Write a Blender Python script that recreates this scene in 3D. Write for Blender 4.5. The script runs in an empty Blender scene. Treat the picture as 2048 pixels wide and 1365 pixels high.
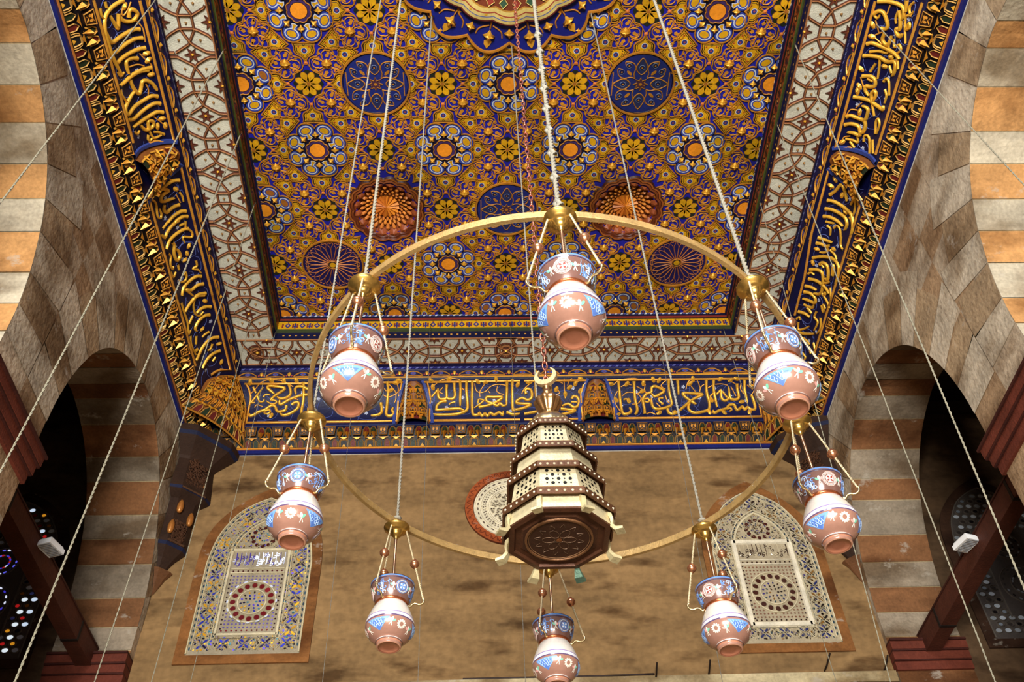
import bpy, bmesh, math, random
from mathutils import Vector, Matrix
random.seed(7)
scn = bpy.context.scene
coll = scn.collection
pi = math.pi
R = math.radians

# ------------------------------------------------------------------ camera, light, exposure
EYE = 1.6                                   # height of the camera above the floor
F_PX, PITCH, YAW, ROLL = 1946.45, R(47.75894), R(2.98993), R(-2.74571)
cd = bpy.data.cameras.new('camera'); cam = bpy.data.objects.new('camera', cd); coll.objects.link(cam)
cd.sensor_fit = 'HORIZONTAL'; cd.sensor_width = 36.0; cd.lens = F_PX / 2048 * 36.0; cd.clip_start = .05
fw = Vector((math.sin(YAW) * math.cos(PITCH), math.cos(YAW) * math.cos(PITCH), math.sin(PITCH)))
rt = Vector((math.cos(YAW), -math.sin(YAW), 0)); up = rt.cross(fw)
r2 = rt * math.cos(ROLL) + up * math.sin(ROLL); u2 = up * math.cos(ROLL) - rt * math.sin(ROLL)
cam.matrix_world = Matrix(((r2.x, u2.x, -fw.x, 0), (r2.y, u2.y, -fw.y, 0), (r2.z, u2.z, -fw.z, EYE), (0, 0, 0, 1)))
scn.camera = cam

world = bpy.data.worlds.new('sky'); scn.world = world; world.use_nodes = True
world.node_tree.nodes['Background'].inputs[0].default_value = (.75, .85, 1, 1)
world.node_tree.nodes['Background'].inputs[1].default_value = .14

def area(name, loc, direction, sx, sy, power, color):
    l = bpy.data.lights.new(name, 'AREA'); l.shape = 'RECTANGLE'; l.size = sx; l.size_y = sy
    l.energy = power; l.color = color
    o = bpy.data.objects.new(name, l); coll.objects.link(o); o.location = loc
    o.rotation_euler = Vector(direction).to_track_quat('-Z', 'Y').to_euler()
    return o
# daylight of the open courtyard behind the camera: bounced up from its paving, and straight from the sky over it
area('courtyard_daylight', (-1.6, -10.0, .8), (.10, .80, .58), 5.5, 4.5, 7400, (1, .965, .92))
area('courtyard_sky', (-2.0, -6.5, 12.5), (.12, .80, -.58), 6.0, 4.0, 1500, (.93, .96, 1))

vs = scn.view_settings
vs.view_transform = 'Standard'; vs.look = 'None'; vs.gamma = 1; vs.use_curve_mapping = False
vs.exposure = -0.1

# ------------------------------------------------------------------ helpers
def c(r, g, b):
    f = lambda x: (x / 255 / 12.92) if x / 255 <= .04045 else ((x / 255 + .055) / 1.055) ** 2.4
    return (f(r), f(g), f(b))
def var(col, k):
    s = 1 + random.uniform(-k, k)
    return tuple(min(1, x * s) for x in col)

class MB:
    """collects faces (colour, material slot, smoothness) and links them as one mesh object"""
    def __init__(s): s.v = []; s.f = []; s.c = []; s.m = []; s.s = []
    def face(s, pts, col, m=0, sm=False):
        b = len(s.v); s.v.extend([tuple(p) for p in pts]); s.f.append(tuple(range(b, b + len(pts))))
        s.c.append(col); s.m.append(m); s.s.append(sm)
    def grid(s, rows, col, m=0, sm=True, closed=False, loop=False):
        n = len(rows[0]); b = len(s.v)
        for r in rows: s.v.extend([tuple(p) for p in r])
        R_ = len(rows)
        for i in range(R_ if loop else R_ - 1):
            for j in range(n if closed else n - 1):
                i2 = (i + 1) % R_; j2 = (j + 1) % n
                s.f.append((b + i * n + j, b + i * n + j2, b + i2 * n + j2, b + i2 * n + j))
                s.c.append(col(i, j) if callable(col) else col); s.m.append(m); s.s.append(sm)
    def box(s, x0, x1, y0, y1, z0, z1, col, m=0):
        p = [(x, y, z) for z in (z0, z1) for y in (y0, y1) for x in (x0, x1)]
        b = len(s.v); s.v.extend(p)
        for q in ((0, 2, 3, 1), (4, 5, 7, 6), (0, 1, 5, 4), (2, 6, 7, 3), (0, 4, 6, 2), (1, 3, 7, 5)):
            s.f.append(tuple(b + k for k in q)); s.c.append(col); s.m.append(m); s.s.append(False)
    def lathe(s, prof, col, m=0, n=32, sm=True, cx=0, cy=0, seg=None):
        rows = [[(cx + r * math.cos(2 * pi * k / n), cy + r * math.sin(2 * pi * k / n), z) for k in range(n)] for r, z in prof]
        s.grid(rows, (lambda i, j: col[min(i, len(col) - 1)]) if isinstance(col, list) else col, m, sm, True)
    def tube(s, path, r, col, m=0, n=6, sm=True, closed=False):
        P = [Vector(p) for p in path]; N = len(P); rows = []
        t0 = (P[1] - P[0]).normalized(); a = t0.orthogonal().normalized()
        for i in range(N):
            t = (P[(i + 1) % N] - P[i - 1]) if (closed or 0 < i < N - 1) else (P[1] - P[0] if i == 0 else P[-1] - P[-2])
            t.normalize(); a = (a - t * a.dot(t)).normalized(); b_ = t.cross(a)
            rr = r[i] if isinstance(r, list) else r
            rows.append([P[i] + (a * math.cos(2 * pi * k / n) + b_ * math.sin(2 * pi * k / n)) * rr for k in range(n)])
        s.grid(rows, col, m, sm, True, closed)
        if not closed:
            s.face(rows[0][::-1], col, m); s.face(rows[-1], col, m)
    def stroke(s, pts, nrm, w, h, col, m=0, closed=False, prof=((-1, 0), (0, 1), (1, 0)), sm=False):
        P = [Vector(p) for p in pts]; N = len(P); rows = []
        for i in range(N):
            n = nrm[i] if isinstance(nrm, list) else nrm
            t = (P[(i + 1) % N] - P[i - 1]) if (closed or 0 < i < N - 1) else (P[1] - P[0] if i == 0 else P[-1] - P[-2])
            sd = n.cross(t)
            if sd.length < 1e-9: sd = n.orthogonal()
            sd.normalize(); ww = w[i] if isinstance(w, list) else w
            rows.append([P[i] + sd * (ww * .5 * a) + n * (h * b) for a, b in prof])
        s.grid(rows, col, m, sm, False, closed)
    def build(s, name, mats, parent=None, loc=None):
        me = bpy.data.meshes.new(name); me.from_pydata(s.v, [], s.f)
        for k in (mats if isinstance(mats, (list, tuple)) else [mats]): me.materials.append(k)
        me.polygons.foreach_set('material_index', s.m); me.polygons.foreach_set('use_smooth', s.s)
        ca = me.color_attributes.new('Col', 'FLOAT_COLOR', 'CORNER'); buf = []
        for f, k in zip(s.f, s.c): buf.extend((k[0], k[1], k[2], 1.0) * len(f))
        ca.data.foreach_set('color', buf); me.update()
        o = bpy.data.objects.new(name, me); coll.objects.link(o)
        if parent is not None: o.parent = parent
        o.location = loc if loc is not None else ((0, 0, 0) if parent is not None else (0, 0, EYE))
        return o
HALF = ((-1, 0), (-.8, .6), (-.35, .95), (.35, .95), (.8, .6), (1, 0))
FLAT = ((-1, 0), (-.7, 1), (.7, 1), (1, 0))
DN = Vector((0, 0, -1))

class FlatS:
    def __init__(s, o, ex, ey, n): s.o = Vector(o); s.ex = Vector(ex); s.ey = Vector(ey); s.n = Vector(n)
    def pt(s, u, v, h=0): return s.o + s.ex * u + s.ey * v + s.n * h
    def nr(s, u, v): return s.n
    def sc(s, u, v): return 1, 1
class SweepS:
    """a moulding of the room: profile of (distance from the wall, height), run along the far, left or right side"""
    BASE = {'F': 10.01, 'L': -3.88, 'R': 4.64}
    def __init__(s, W, prof, base=None):
        s.W = W; s.p = [Vector((a, b)) for a, b in prof]; s.b = base if base is not None else s.BASE[W]
        s.len = sum((s.p[i + 1] - s.p[i]).length for i in range(len(s.p) - 1))
    def at(s, v):
        k = max(0, min(len(s.p) - 2, int(math.floor(v * (len(s.p) - 1))))); a = v * (len(s.p) - 1) - k
        d = s.p[k] * (1 - a) + s.p[k + 1] * a; t = (s.p[k + 1] - s.p[k]).normalized()
        return d, (-t.y, t.x)
    def xyz(s, u, d, z):
        if s.W == 'F': return Vector((u, s.b - d, z))
        if s.W == 'L': return Vector((s.b + d, u, z))
        return Vector((s.b - d, u, z))
    def nr(s, u, v):
        d, n = s.at(v)
        return Vector((0, -n[0], n[1])) if s.W == 'F' else Vector((n[0], 0, n[1])) if s.W == 'L' else Vector((-n[0], 0, n[1]))
    def pt(s, u, v, h=0):
        d, n = s.at(v); return s.xyz(u, d.x, d.y) + s.nr(u, v) * h
    def sc(s, u, v): return 1, 1 / s.len
class LatheS:
    def __init__(s, prof, side=1):
        s.p = prof; s.l = [0]; s.side = side
        for i in range(1, len(prof)): s.l.append(s.l[-1] + math.hypot(prof[i][0] - prof[i - 1][0], prof[i][1] - prof[i - 1][1]))
    def at(s, v):
        v = max(0, min(s.l[-1] - 1e-6, v)); k = 0
        while s.l[k + 1] <= v: k += 1
        a = (v - s.l[k]) / (s.l[k + 1] - s.l[k]); p, q = s.p[k], s.p[k + 1]
        return p[0] + (q[0] - p[0]) * a, p[1] + (q[1] - p[1]) * a, (q[0] - p[0], q[1] - p[1])
    def nr(s, u, v):
        r, z, t = s.at(v); n = Vector((-t[1], t[0])).normalized() * s.side
        return Vector((n.x * math.cos(u), n.x * math.sin(u), n.y))
    def pt(s, u, v, h=0):
        r, z, t = s.at(v); return Vector((r * math.cos(u), r * math.sin(u), z)) + s.nr(u, v) * h
    def sc(s, u, v): return 1 / max(.01, s.at(v)[0]), 1

def ell(cx, cy, rx, ry=None, rot=0, n=16):
    ry = rx if ry is None else ry; co, si = math.cos(rot), math.sin(rot)
    return [(cx + rx * math.cos(a) * co - ry * math.sin(a) * si, cy + rx * math.cos(a) * si + ry * math.sin(a) * co)
            for a in [2 * pi * k / n for k in range(n)]]
def loc2(S, u, v, pts):
    a, b = S.sc(u, v); return [(u + x * a, v + y * b) for x, y in pts]
def poly(mb, S, pts, col, h=.002, m=0): mb.face([S.pt(u, v, h) for u, v in pts], col, m)
def fan(mb, S, u, v, pts, col, h=.002, m=0, top=None):
    """closed outline round (u, v) filled as a fan; top raises the middle into a boss"""
    ce = S.pt(u, v, h if top is None else top); P = [S.pt(a, b, h) for a, b in pts]
    for i in range(len(P)): mb.face([ce, P[i], P[(i + 1) % len(P)]], col, m)
def line(mb, S, pts, w, hh, col, h=0, closed=False, m=0, prof=((-1, 0), (0, 1), (1, 0)), sm=False):
    mb.stroke([S.pt(u, v, h) for u, v in pts], [S.nr(u, v) for u, v in pts], w, hh, col, m, closed, prof, sm)
def smooth(pts, k=4, closed=False):
    n = len(pts)
    if n < 3: return pts
    out = []; P = lambda i: pts[i % n] if closed else pts[max(0, min(n - 1, i))]
    for i in range(n if closed else n - 1):
        p0, p1, p2, p3 = P(i - 1), P(i), P(i + 1), P(i + 2)
        for j in range(k):
            t = j / k
            out.append(tuple(.5 * (2 * p1[d] + (p2[d] - p0[d]) * t + (2 * p0[d] - 5 * p1[d] + 4 * p2[d] - p3[d]) * t * t
                                   + (3 * p1[d] - p0[d] - 3 * p2[d] + p3[d]) * t ** 3) for d in range(len(p1))))
    if not closed: out.append(pts[-1])
    return out

def tag(o, label=None, cat=None, group=None, kind=None):
    if label: o['label'] = label
    if cat: o['category'] = cat
    if group: o['group'] = group
    if kind: o['kind'] = kind
    return o
def empty(name, loc, rz=0, parent=None):
    o = bpy.data.objects.new(name, None); coll.objects.link(o); o.empty_display_size = .1
    o.location = loc; o.rotation_euler = (0, 0, rz)
    if parent: o.parent = parent
    return o
def copy_tree(o, parent=None):
    k = o.copy(); coll.objects.link(k)
    if parent: k.parent = parent
    for ch in [x for x in ALL_CHILDREN(o)]: copy_tree(ch, k)
    return k
def ALL_CHILDREN(o): return [x for x in coll.objects if x.parent == o]

# ------------------------------------------------------------------ materials (colour comes from each face, wear from noise)
def material(name, rough=.6, metal=0, amt=.25, scale=(3, 3, 3), fine=25, bump=.0, bscale=30, coat=0, emit=0, stain=None, spec=.5, trans=0, patch=None):
    m = bpy.data.materials.new(name); m.use_nodes = True; nt = m.node_tree; N = nt.nodes; L = nt.links
    b = N['Principled BSDF']; b.inputs['Roughness'].default_value = rough; b.inputs['Metallic'].default_value = metal
    b.inputs['Specular IOR Level'].default_value = spec
    if coat: b.inputs['Coat Weight'].default_value = coat; b.inputs['Coat Roughness'].default_value = .08
    at = N.new('ShaderNodeAttribute'); at.attribute_name = 'Col'
    ge = N.new('ShaderNodeNewGeometry')
    mp = N.new('ShaderNodeMapping'); mp.inputs['Scale'].default_value = scale; L.new(ge.outputs['Position'], mp.inputs['Vector'])
    n1 = N.new('ShaderNodeTexNoise'); n1.inputs['Scale'].default_value = 1; n1.inputs['Detail'].default_value = 6; n1.inputs['Roughness'].default_value = .65
    L.new(mp.outputs['Vector'], n1.inputs['Vector'])
    n2 = N.new('ShaderNodeTexNoise'); n2.inputs['Scale'].default_value = fine; n2.inputs['Detail'].default_value = 4
    L.new(ge.outputs['Position'], n2.inputs['Vector'])
    ad = N.new('ShaderNodeMath'); ad.operation = 'MULTIPLY_ADD'; ad.inputs[1].default_value = .45
    L.new(n2.outputs['Fac'], ad.inputs[0]); L.new(n1.outputs['Fac'], ad.inputs[2])
    mr = N.new('ShaderNodeMapRange'); mr.inputs['From Min'].default_value = .45; mr.inputs['From Max'].default_value = 1.0
    mr.inputs['To Min'].default_value = 1 - amt; mr.inputs['To Max'].default_value = 1 + amt
    L.new(ad.outputs[0], mr.inputs['Value'])
    hs = N.new('ShaderNodeHueSaturation'); L.new(mr.outputs['Result'], hs.inputs['Value']); L.new(at.outputs['Color'], hs.inputs['Color'])
    out = hs.outputs['Color']
    if stain:
        colr, sscale, lo, hi, f = stain
        n3 = N.new('ShaderNodeTexNoise'); n3.inputs['Scale'].default_value = 1; n3.inputs['Detail'].default_value = 5
        m3 = N.new('ShaderNodeMapping'); m3.inputs['Scale'].default_value = sscale; m3.inputs['Location'].default_value = (3.1, 1.7, 5.3)
        L.new(ge.outputs['Position'], m3.inputs['Vector']); L.new(m3.outputs['Vector'], n3.inputs['Vector'])
        r3 = N.new('ShaderNodeMapRange'); r3.inputs['From Min'].default_value = lo; r3.inputs['From Max'].default_value = hi
        r3.inputs['To Max'].default_value = f; L.new(n3.outputs['Fac'], r3.inputs['Value'])
        mx = N.new('ShaderNodeMix'); mx.data_type = 'RGBA'; mx.blend_type = 'MULTIPLY'
        L.new(r3.outputs['Result'], mx.inputs[0]); L.new(out, mx.inputs[6]); mx.inputs[7].default_value = (*colr, 1); out = mx.outputs[2]
    if patch:                                             # lighter flaked patches
        colr, sscale, lo, hi, f = patch
        n5 = N.new('ShaderNodeTexNoise'); n5.inputs['Scale'].default_value = 1; n5.inputs['Detail'].default_value = 8; n5.inputs['Roughness'].default_value = .7
        m5 = N.new('ShaderNodeMapping'); m5.inputs['Scale'].default_value = sscale; m5.inputs['Location'].default_value = (9.1, 4.7, 2.3)
        L.new(ge.outputs['Position'], m5.inputs['Vector']); L.new(m5.outputs['Vector'], n5.inputs['Vector'])
        r5 = N.new('ShaderNodeMapRange'); r5.inputs['From Min'].default_value = lo; r5.inputs['From Max'].default_value = hi
        r5.inputs['To Max'].default_value = f; L.new(n5.outputs['Fac'], r5.inputs['Value'])
        mx5 = N.new('ShaderNodeMix'); mx5.data_type = 'RGBA'
        L.new(r5.outputs['Result'], mx5.inputs[0]); L.new(out, mx5.inputs[6]); mx5.inputs[7].default_value = (*colr, 1); out = mx5.outputs[2]
    L.new(out, b.inputs['Base Color'])
    if emit:
        L.new(at.outputs['Color'], b.inputs['Emission Color']); b.inputs['Emission Strength'].default_value = emit
    if trans: b.inputs['Transmission Weight'].default_value = trans
    if bump:
        bp = N.new('ShaderNodeBump'); bp.inputs['Strength'].default_value = bump; bp.inputs['Distance'].default_value = .02
        n4 = N.new('ShaderNodeTexNoise'); n4.inputs['Scale'].default_value = bscale; n4.inputs['Detail'].default_value = 5
        L.new(ge.outputs['Position'], n4.inputs['Vector']); L.new(n4.outputs['Fac'], bp.inputs['Height']); L.new(bp.outputs['Normal'], b.inputs['Normal'])
    return m
PAINT = material('painted_wood', .45, 0, .30, (2.2, 2.2, 2.2), 30, .15, 40, stain=((.55, .6, .35), (.9, .9, .9), .5, .68, .8), spec=.25)
PAINT2 = material('painted_moulding', .45, 0, .30, (3, 3, 3), 40, .15, 40, spec=.22)
GOLD = material('gilding', .36, .40, .25, (6, 6, 6), 50, .12, 60)
STONE = material('weathered_stone', .92, 0, .42, (1.7, 1.7, 3.6), 34, .6, 16, stain=((.36, .28, .20), (1.2, 1.2, 2.4), .45, .62, .85), spec=.2, patch=((.42, .37, .29), (2.6, 2.6, 4.2), .60, .66, .55))
PLASTER = material('old_plaster', .92, 0, .48, (.8, .8, 2.4), 12, .35, 12, stain=((.30, .25, .21), (1.5, 1.5, 4.0), .54, .70, .9), spec=.15)
WOOD = material('dark_wood', .7, 0, .35, (4, 4, 4), 40, .25, 40, spec=.18)
BRASS = material('brass', .28, .92, .18, (9, 9, 9), 60)
COPPER = material('copper', .26, .85, .15, (9, 9, 9), 60)
DULLMETAL = material('aged_metal', .5, .45, .3, (14, 14, 14), 80, .15, 90)
ENAMEL = material('glazed_glass', .22, .12, .14, (8, 8, 8), 60, coat=.6)
OPAL = material('enamel_paint', .3, 0, .08, (8, 8, 8), 60, coat=.3)
STUCCO = material('carved_stucco', .85, 0, .3, (5, 5, 5), 60, .4, 60)
GLASS = material('coloured_glass', .12, 0, .15, (6, 6, 6), 50, coat=.5)
LITGLASS = material('sunlit_coloured_glass', .15, 0, .3, (6, 6, 6), 50, emit=1.0)
ROPE = material('rope_fibre', .9, 0, .2, (20, 20, 20), 120)
WHITE = material('white_enamelled_metal', .5, 0, .06)
# ------------------------------------------------------------------ the painted ceiling
XL, XR, YF, ZC = -2.72, 3.49, 8.89, 10.37           # painted field, heights measured from the camera
ORANGE = c(166, 108, 32); OCHRE = c(198, 148, 20); BLUE = c(28, 29, 146); NAVY = c(12, 13, 44); BLACK = c(22, 18, 14)
PALE = c(186, 196, 214); BRN = c(150, 92, 35); GILT = c(222, 162, 48)
NODE = lambda i, j: (.383 + (i - 4) * .768, 3.62 + .874 * j)
AX, AY = .768, .874
carved_nodes = [(2, 4), (6, 4)]

mb = MB()
xs = [XL - .05] + [.383 + (i - 4) * .768 - .384 for i in range(1, 9)] + [XR + .05]
ys = [-1.7] + [3.62 + .874 * j - .437 for j in range(1, 7)] + [YF + .05]
for a in range(len(xs) - 1):
    for b_ in range(len(ys) - 1):
        hole = None
        for i, j in carved_nodes:
            x, y = NODE(i, j)
            if xs[a] < x < xs[a + 1] and ys[b_] < y < ys[b_ + 1]: hole = (x, y)
        if not hole:
            mb.face([(xs[a], ys[b_], ZC), (xs[a + 1], ys[b_], ZC), (xs[a + 1], ys[b_ + 1], ZC), (xs[a], ys[b_ + 1], ZC)], BLUE)
        else:                                           # round opening for the hollow of a carved rosette
            x, y = hole; ri, ro = [], []
            for k in range(64):
                t = 2 * pi * k / 64; co, si = math.cos(t), math.sin(t)
                s_ = min(((xs[a + 1] - x) if co > 0 else (x - xs[a])) / max(1e-6, abs(co)), ((ys[b_ + 1] - y) if si > 0 else (y - ys[b_])) / max(1e-6, abs(si)))
                rr = .36 * (1 + .02 * math.cos(16 * t)); ri.append((x + rr * co, y + rr * si, ZC)); ro.append((x + s_ * co, y + s_ * si, ZC))
            # corners of the cell
            for cx, cy in ((xs[a], ys[b_]), (xs[a + 1], ys[b_]), (xs[a + 1], ys[b_ + 1]), (xs[a], ys[b_ + 1])):
                k = min(range(64), key=lambda q: (ro[q][0] - cx) ** 2 + (ro[q][1] - cy) ** 2); ro[k] = (cx, cy, ZC)
            mb.grid([ri, ro], BLUE, 0, False, True)
ceiling = mb.build('ceiling', [PAINT]); tag(ceiling, kind='structure')

def leaf(mb, S, x, y, L_, w, rot, col, h=.006, m=0):
    pts = [(0, 0), (.25 * L_, .45 * w), (.6 * L_, .4 * w), (L_, .0), (.6 * L_, -.3 * w), (.25 * L_, -.45 * w)]
    co, si = math.cos(rot), math.sin(rot)
    mb.face([S.pt(x + a * co - b * si, y + a * si + b * co, h) for a, b in pts], col, m)
def starboss(mb, S, x, y, r, h, rot=0, col=GILT, m=1, n=4):
    pts = []
    for k in range(2 * n):
        rr = r if k % 2 == 0 else r * .5
        pts.append((x + rr * math.cos(rot + pi * k / n), y + rr * math.sin(rot + pi * k / n)))
    base = [S.pt(a, b, .004) for a, b in pts]; mid = [S.pt(x + (a - x) * .62, y + (b - y) * .62, h * .75) for a, b in pts]
    mb.grid([base, mid], col, m, True, True)
    fan(mb, S, x, y, [(x + (a - x) * .62, y + (b - y) * .62) for a, b in pts], col, h * .75, m, top=h)
# local drawing plane of a ceiling ornament, facing down
CP = FlatS((0, 0, 0), (1, 0, 0), (0, 1, 0), (0, 0, -1))

def kite(mb, a, axis):
    r = (.535 if axis else .585)
    prof = [(-.155, -.10), (-.135, -.05), (-.14, .0), (-.115, .04), (-.06, .065), (-.025, .10), (0, .155)]
    pts = smooth(prof, 2) ; pts = pts + [(-x, y) for x, y in pts[-2::-1]]
    co, si = math.cos(a - pi / 2), math.sin(a - pi / 2)
    f = lambda k: [((x * k * co - (y * k + r) * si) * AX, (x * k * si + (y * k + r) * co) * AY) for x, y in pts]
    col = var(OCHRE, .18)
    poly(mb, CP, f(1.02), BLACK, .003); poly(mb, CP, f(.90), col, .0045)
    line(mb, CP, f(.76), .007, .002, BLACK, .0045, True); poly(mb, CP, f(.71), col, .0055)
    line(mb, CP, f(1.09), .015, .014, ORANGE, 0, True, prof=FLAT)
    ux, uy = -r * si * AX, r * co * AY
    fan(mb, CP, ux, uy, ell(ux, uy, .036, n=10), PALE, .007); fan(mb, CP, ux, uy, ell(ux, uy, .030, n=10), c(40, 48, 110), .008)
    fan(mb, CP, ux, uy, ell(ux, uy, .012, n=8), c(150, 60, 60), .009)
    for sx in (-1, 1):
        qx, qy = ((.075 * sx) * co - (-.055 + r) * si) * AX, ((.075 * sx) * si + (-.055 + r) * co) * AY
        fan(mb, CP, qx, qy, ell(qx, qy, .011, n=6), c(150, 60, 30), .0065)
    qx, qy = -(r - .082) * si * AX, (r - .082) * co * AY
    line(mb, CP, ell(qx, qy, .013, n=8), .006, .004, BLACK, .0055, True)
def kites():
    mb = MB()
    for k in range(8): kite(mb, k * pi / 4, k % 2 == 0)
    return mb
def keyhole():
    mb = kites(); U = .80
    pts = []
    for k in range(128):
        t = 2 * pi * k / 128; best = .30
        for q in range(8):
            a = pi / 8 + q * pi / 4; d = .335; dd = math.cos(t - a) * d; h2 = .145 ** 2 - (math.sin(t - a) * d) ** 2
            if h2 > 0: best = max(best, dd + math.sqrt(h2))
        pts.append((best * U * math.cos(t), best * U * math.sin(t)))
    fan(mb, CP, 0, 0, pts, NAVY, .007); line(mb, CP, pts, .013, .016, ORANGE, .004, True, prof=FLAT)
    for q in range(8):
        a = pi / 8 + q * pi / 4; co, si = math.cos(a), math.sin(a)
        P = lambda r, t: ((r * co - t * si) * U, (r * si + t * co) * U)
        E = lambda r, rx, ry, n=14: [P(r + rx * math.cos(2 * pi * k / n), ry * math.sin(2 * pi * k / n)) for k in range(n)]
        poly(mb, CP, E(.35, .115, .125, 18), c(44, 62, 150), .009)
        poly(mb, CP, E(.36, .083, .103), PALE, .011)
        poly(mb, CP, [P(.30, -.024), P(.255, -.026), P(.215, -.046), P(.20, 0), P(.215, .046), P(.255, .026), P(.30, .024)], PALE, .0111)
        poly(mb, CP, E(.36, .066, .086), c(44, 62, 150), .0125)
        poly(mb, CP, [P(.30, -.013), P(.255, -.013), P(.222, -.032), P(.212, 0), P(.222, .032), P(.255, .013), P(.30, .013)], OCHRE, .0126)
        col = OCHRE if random.random() < .7 else BRN
        poly(mb, CP, E(.36, .05, .07), col, .014)
        a2 = q * pi / 4
        starboss(mb, CP, .265 * U * math.cos(a2), .265 * U * math.sin(a2), .052, .045, a2)
    pts = [((.155 + .02 * abs(math.sin(4 * 2 * pi * k / 64))) * U * math.cos(2 * pi * k / 64), (.155 + .02 * abs(math.sin(4 * 2 * pi * k / 64))) * U * math.sin(2 * pi * k / 64)) for k in range(64)]
    fan(mb, CP, 0, 0, pts, c(60, 40, 90), .012); line(mb, CP, pts, .014, .012, ORANGE, .011, True)
    fan(mb, CP, 0, 0, ell(0, 0, .122 * U, n=24), BLACK, .014); fan(mb, CP, 0, 0, ell(0, 0, .115 * U, n=24), c(226, 140, 35), .017)
    return mb
CURL = c(186, 124, 34)
def quatrefoil(mb, x, y):
    U = .80; Q = lambda a, b: (x + a * U, y + b * U)
    out = []
    for k in range(48):
        t = 2 * pi * k / 48; r = .222 + .034 * math.cos(4 * t) - .016 * math.cos(8 * t); out.append(Q(r * math.cos(t), r * math.sin(t)))
    poly(mb, CP, out, NAVY, .002); poly(mb, CP, [(x + (a - x) * .93, y + (b - y) * .93) for a, b in out], BLUE, .003)
    line(mb, CP, out, .013, .014, ORANGE, 0, True, prof=FLAT)
    for q in range(4):
        a = q * pi / 2; co, si = math.cos(a), math.sin(a)
        P = lambda r, t: Q(r * co - t * si, r * si + t * co)
        line(mb, CP, smooth([P(.05, .03), P(.09, .075), P(.15, .085), P(.20, .05), P(.205, -.01), P(.165, -.055), P(.11, -.05)], 3), .0125, .012, CURL, .003)
        leaf(mb, CP, *P(.10, 0), .075, .050, a + .45, CURL, .008); leaf(mb, CP, *P(.15, .06), .05, .034, a - .9, CURL, .008)
        d = a + pi / 4; P = lambda r, t: Q(r * math.cos(d) - t * math.sin(d), r * math.sin(d) + t * math.cos(d))
        for sgn in (-1, 1):
            line(mb, CP, smooth([P(.08, sgn * .01), P(.12, sgn * .03), P(.165, sgn * .055), P(.205, sgn * .04)], 3), .012, .010, CURL, .003)
            leaf(mb, CP, *P(.17, sgn * .02), .062, .040, d + sgn * .9, CURL, .008)
        qx, qy = P(.145, 0); fan(mb, CP, qx, qy, ell(qx, qy, .013, n=6), c(190, 110, 50), .010)
    fan(mb, CP, x, y, ell(x, y, .075 * U, n=12), ORANGE, .009)
    starboss(mb, CP, x, y, .066, .055, 0)
def flower():
    mb = MB(); U = .80
    fan(mb, CP, 0, 0, [((.205 + .014 * math.cos(8 * t)) * U * math.cos(t), (.205 + .014 * math.cos(8 * t)) * U * math.sin(t)) for t in [2 * pi * k / 48 for k in range(48)]], c(28, 34, 24), .004)
    for q in range(8):
        a = q * pi / 4 + pi / 8; r = .108 * U
        pts = ell(r * math.cos(a), r * math.sin(a), .092 * U, .055 * U, a, 12); poly(mb, CP, pts, BRN, .006)
        pts = ell(r * math.cos(a), r * math.sin(a), .085 * U, .048 * U, a, 12); poly(mb, CP, pts, var(OCHRE, .1), .009)
        line(mb, CP, [(.03 * U * math.cos(a), .03 * U * math.sin(a)), (.11 * U * math.cos(a), .11 * U * math.sin(a))], .006, .003, BRN, .009)
    fan(mb, CP, 0, 0, ell(0, 0, .026 * U, n=10), BRN, .012)
    for sx in (-1, 1):
        for sy in (-1, 1): quatrefoil(mb, sx * .235, sy * .245)
    for x, y in ((.235, 0), (-.235, 0), (0, .26), (0, -.26)):
        fan(mb, CP, x, y, ell(x, y, .024, n=8), c(196, 110, 50), .012, top=.022)
    for sx in (-1, 1):                                  # tendrils that tie the four crosses to the flower
        for sy in (-1, 1):
            line(mb, CP, smooth([(sx * .235, sy * .012), (sx * .17, sy * .06), (sx * .15, sy * .12), (sx * .07, sy * .16), (sx * .012, sy * .26)], 4), .014, .013, ORANGE, .002)
    return mb
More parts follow.
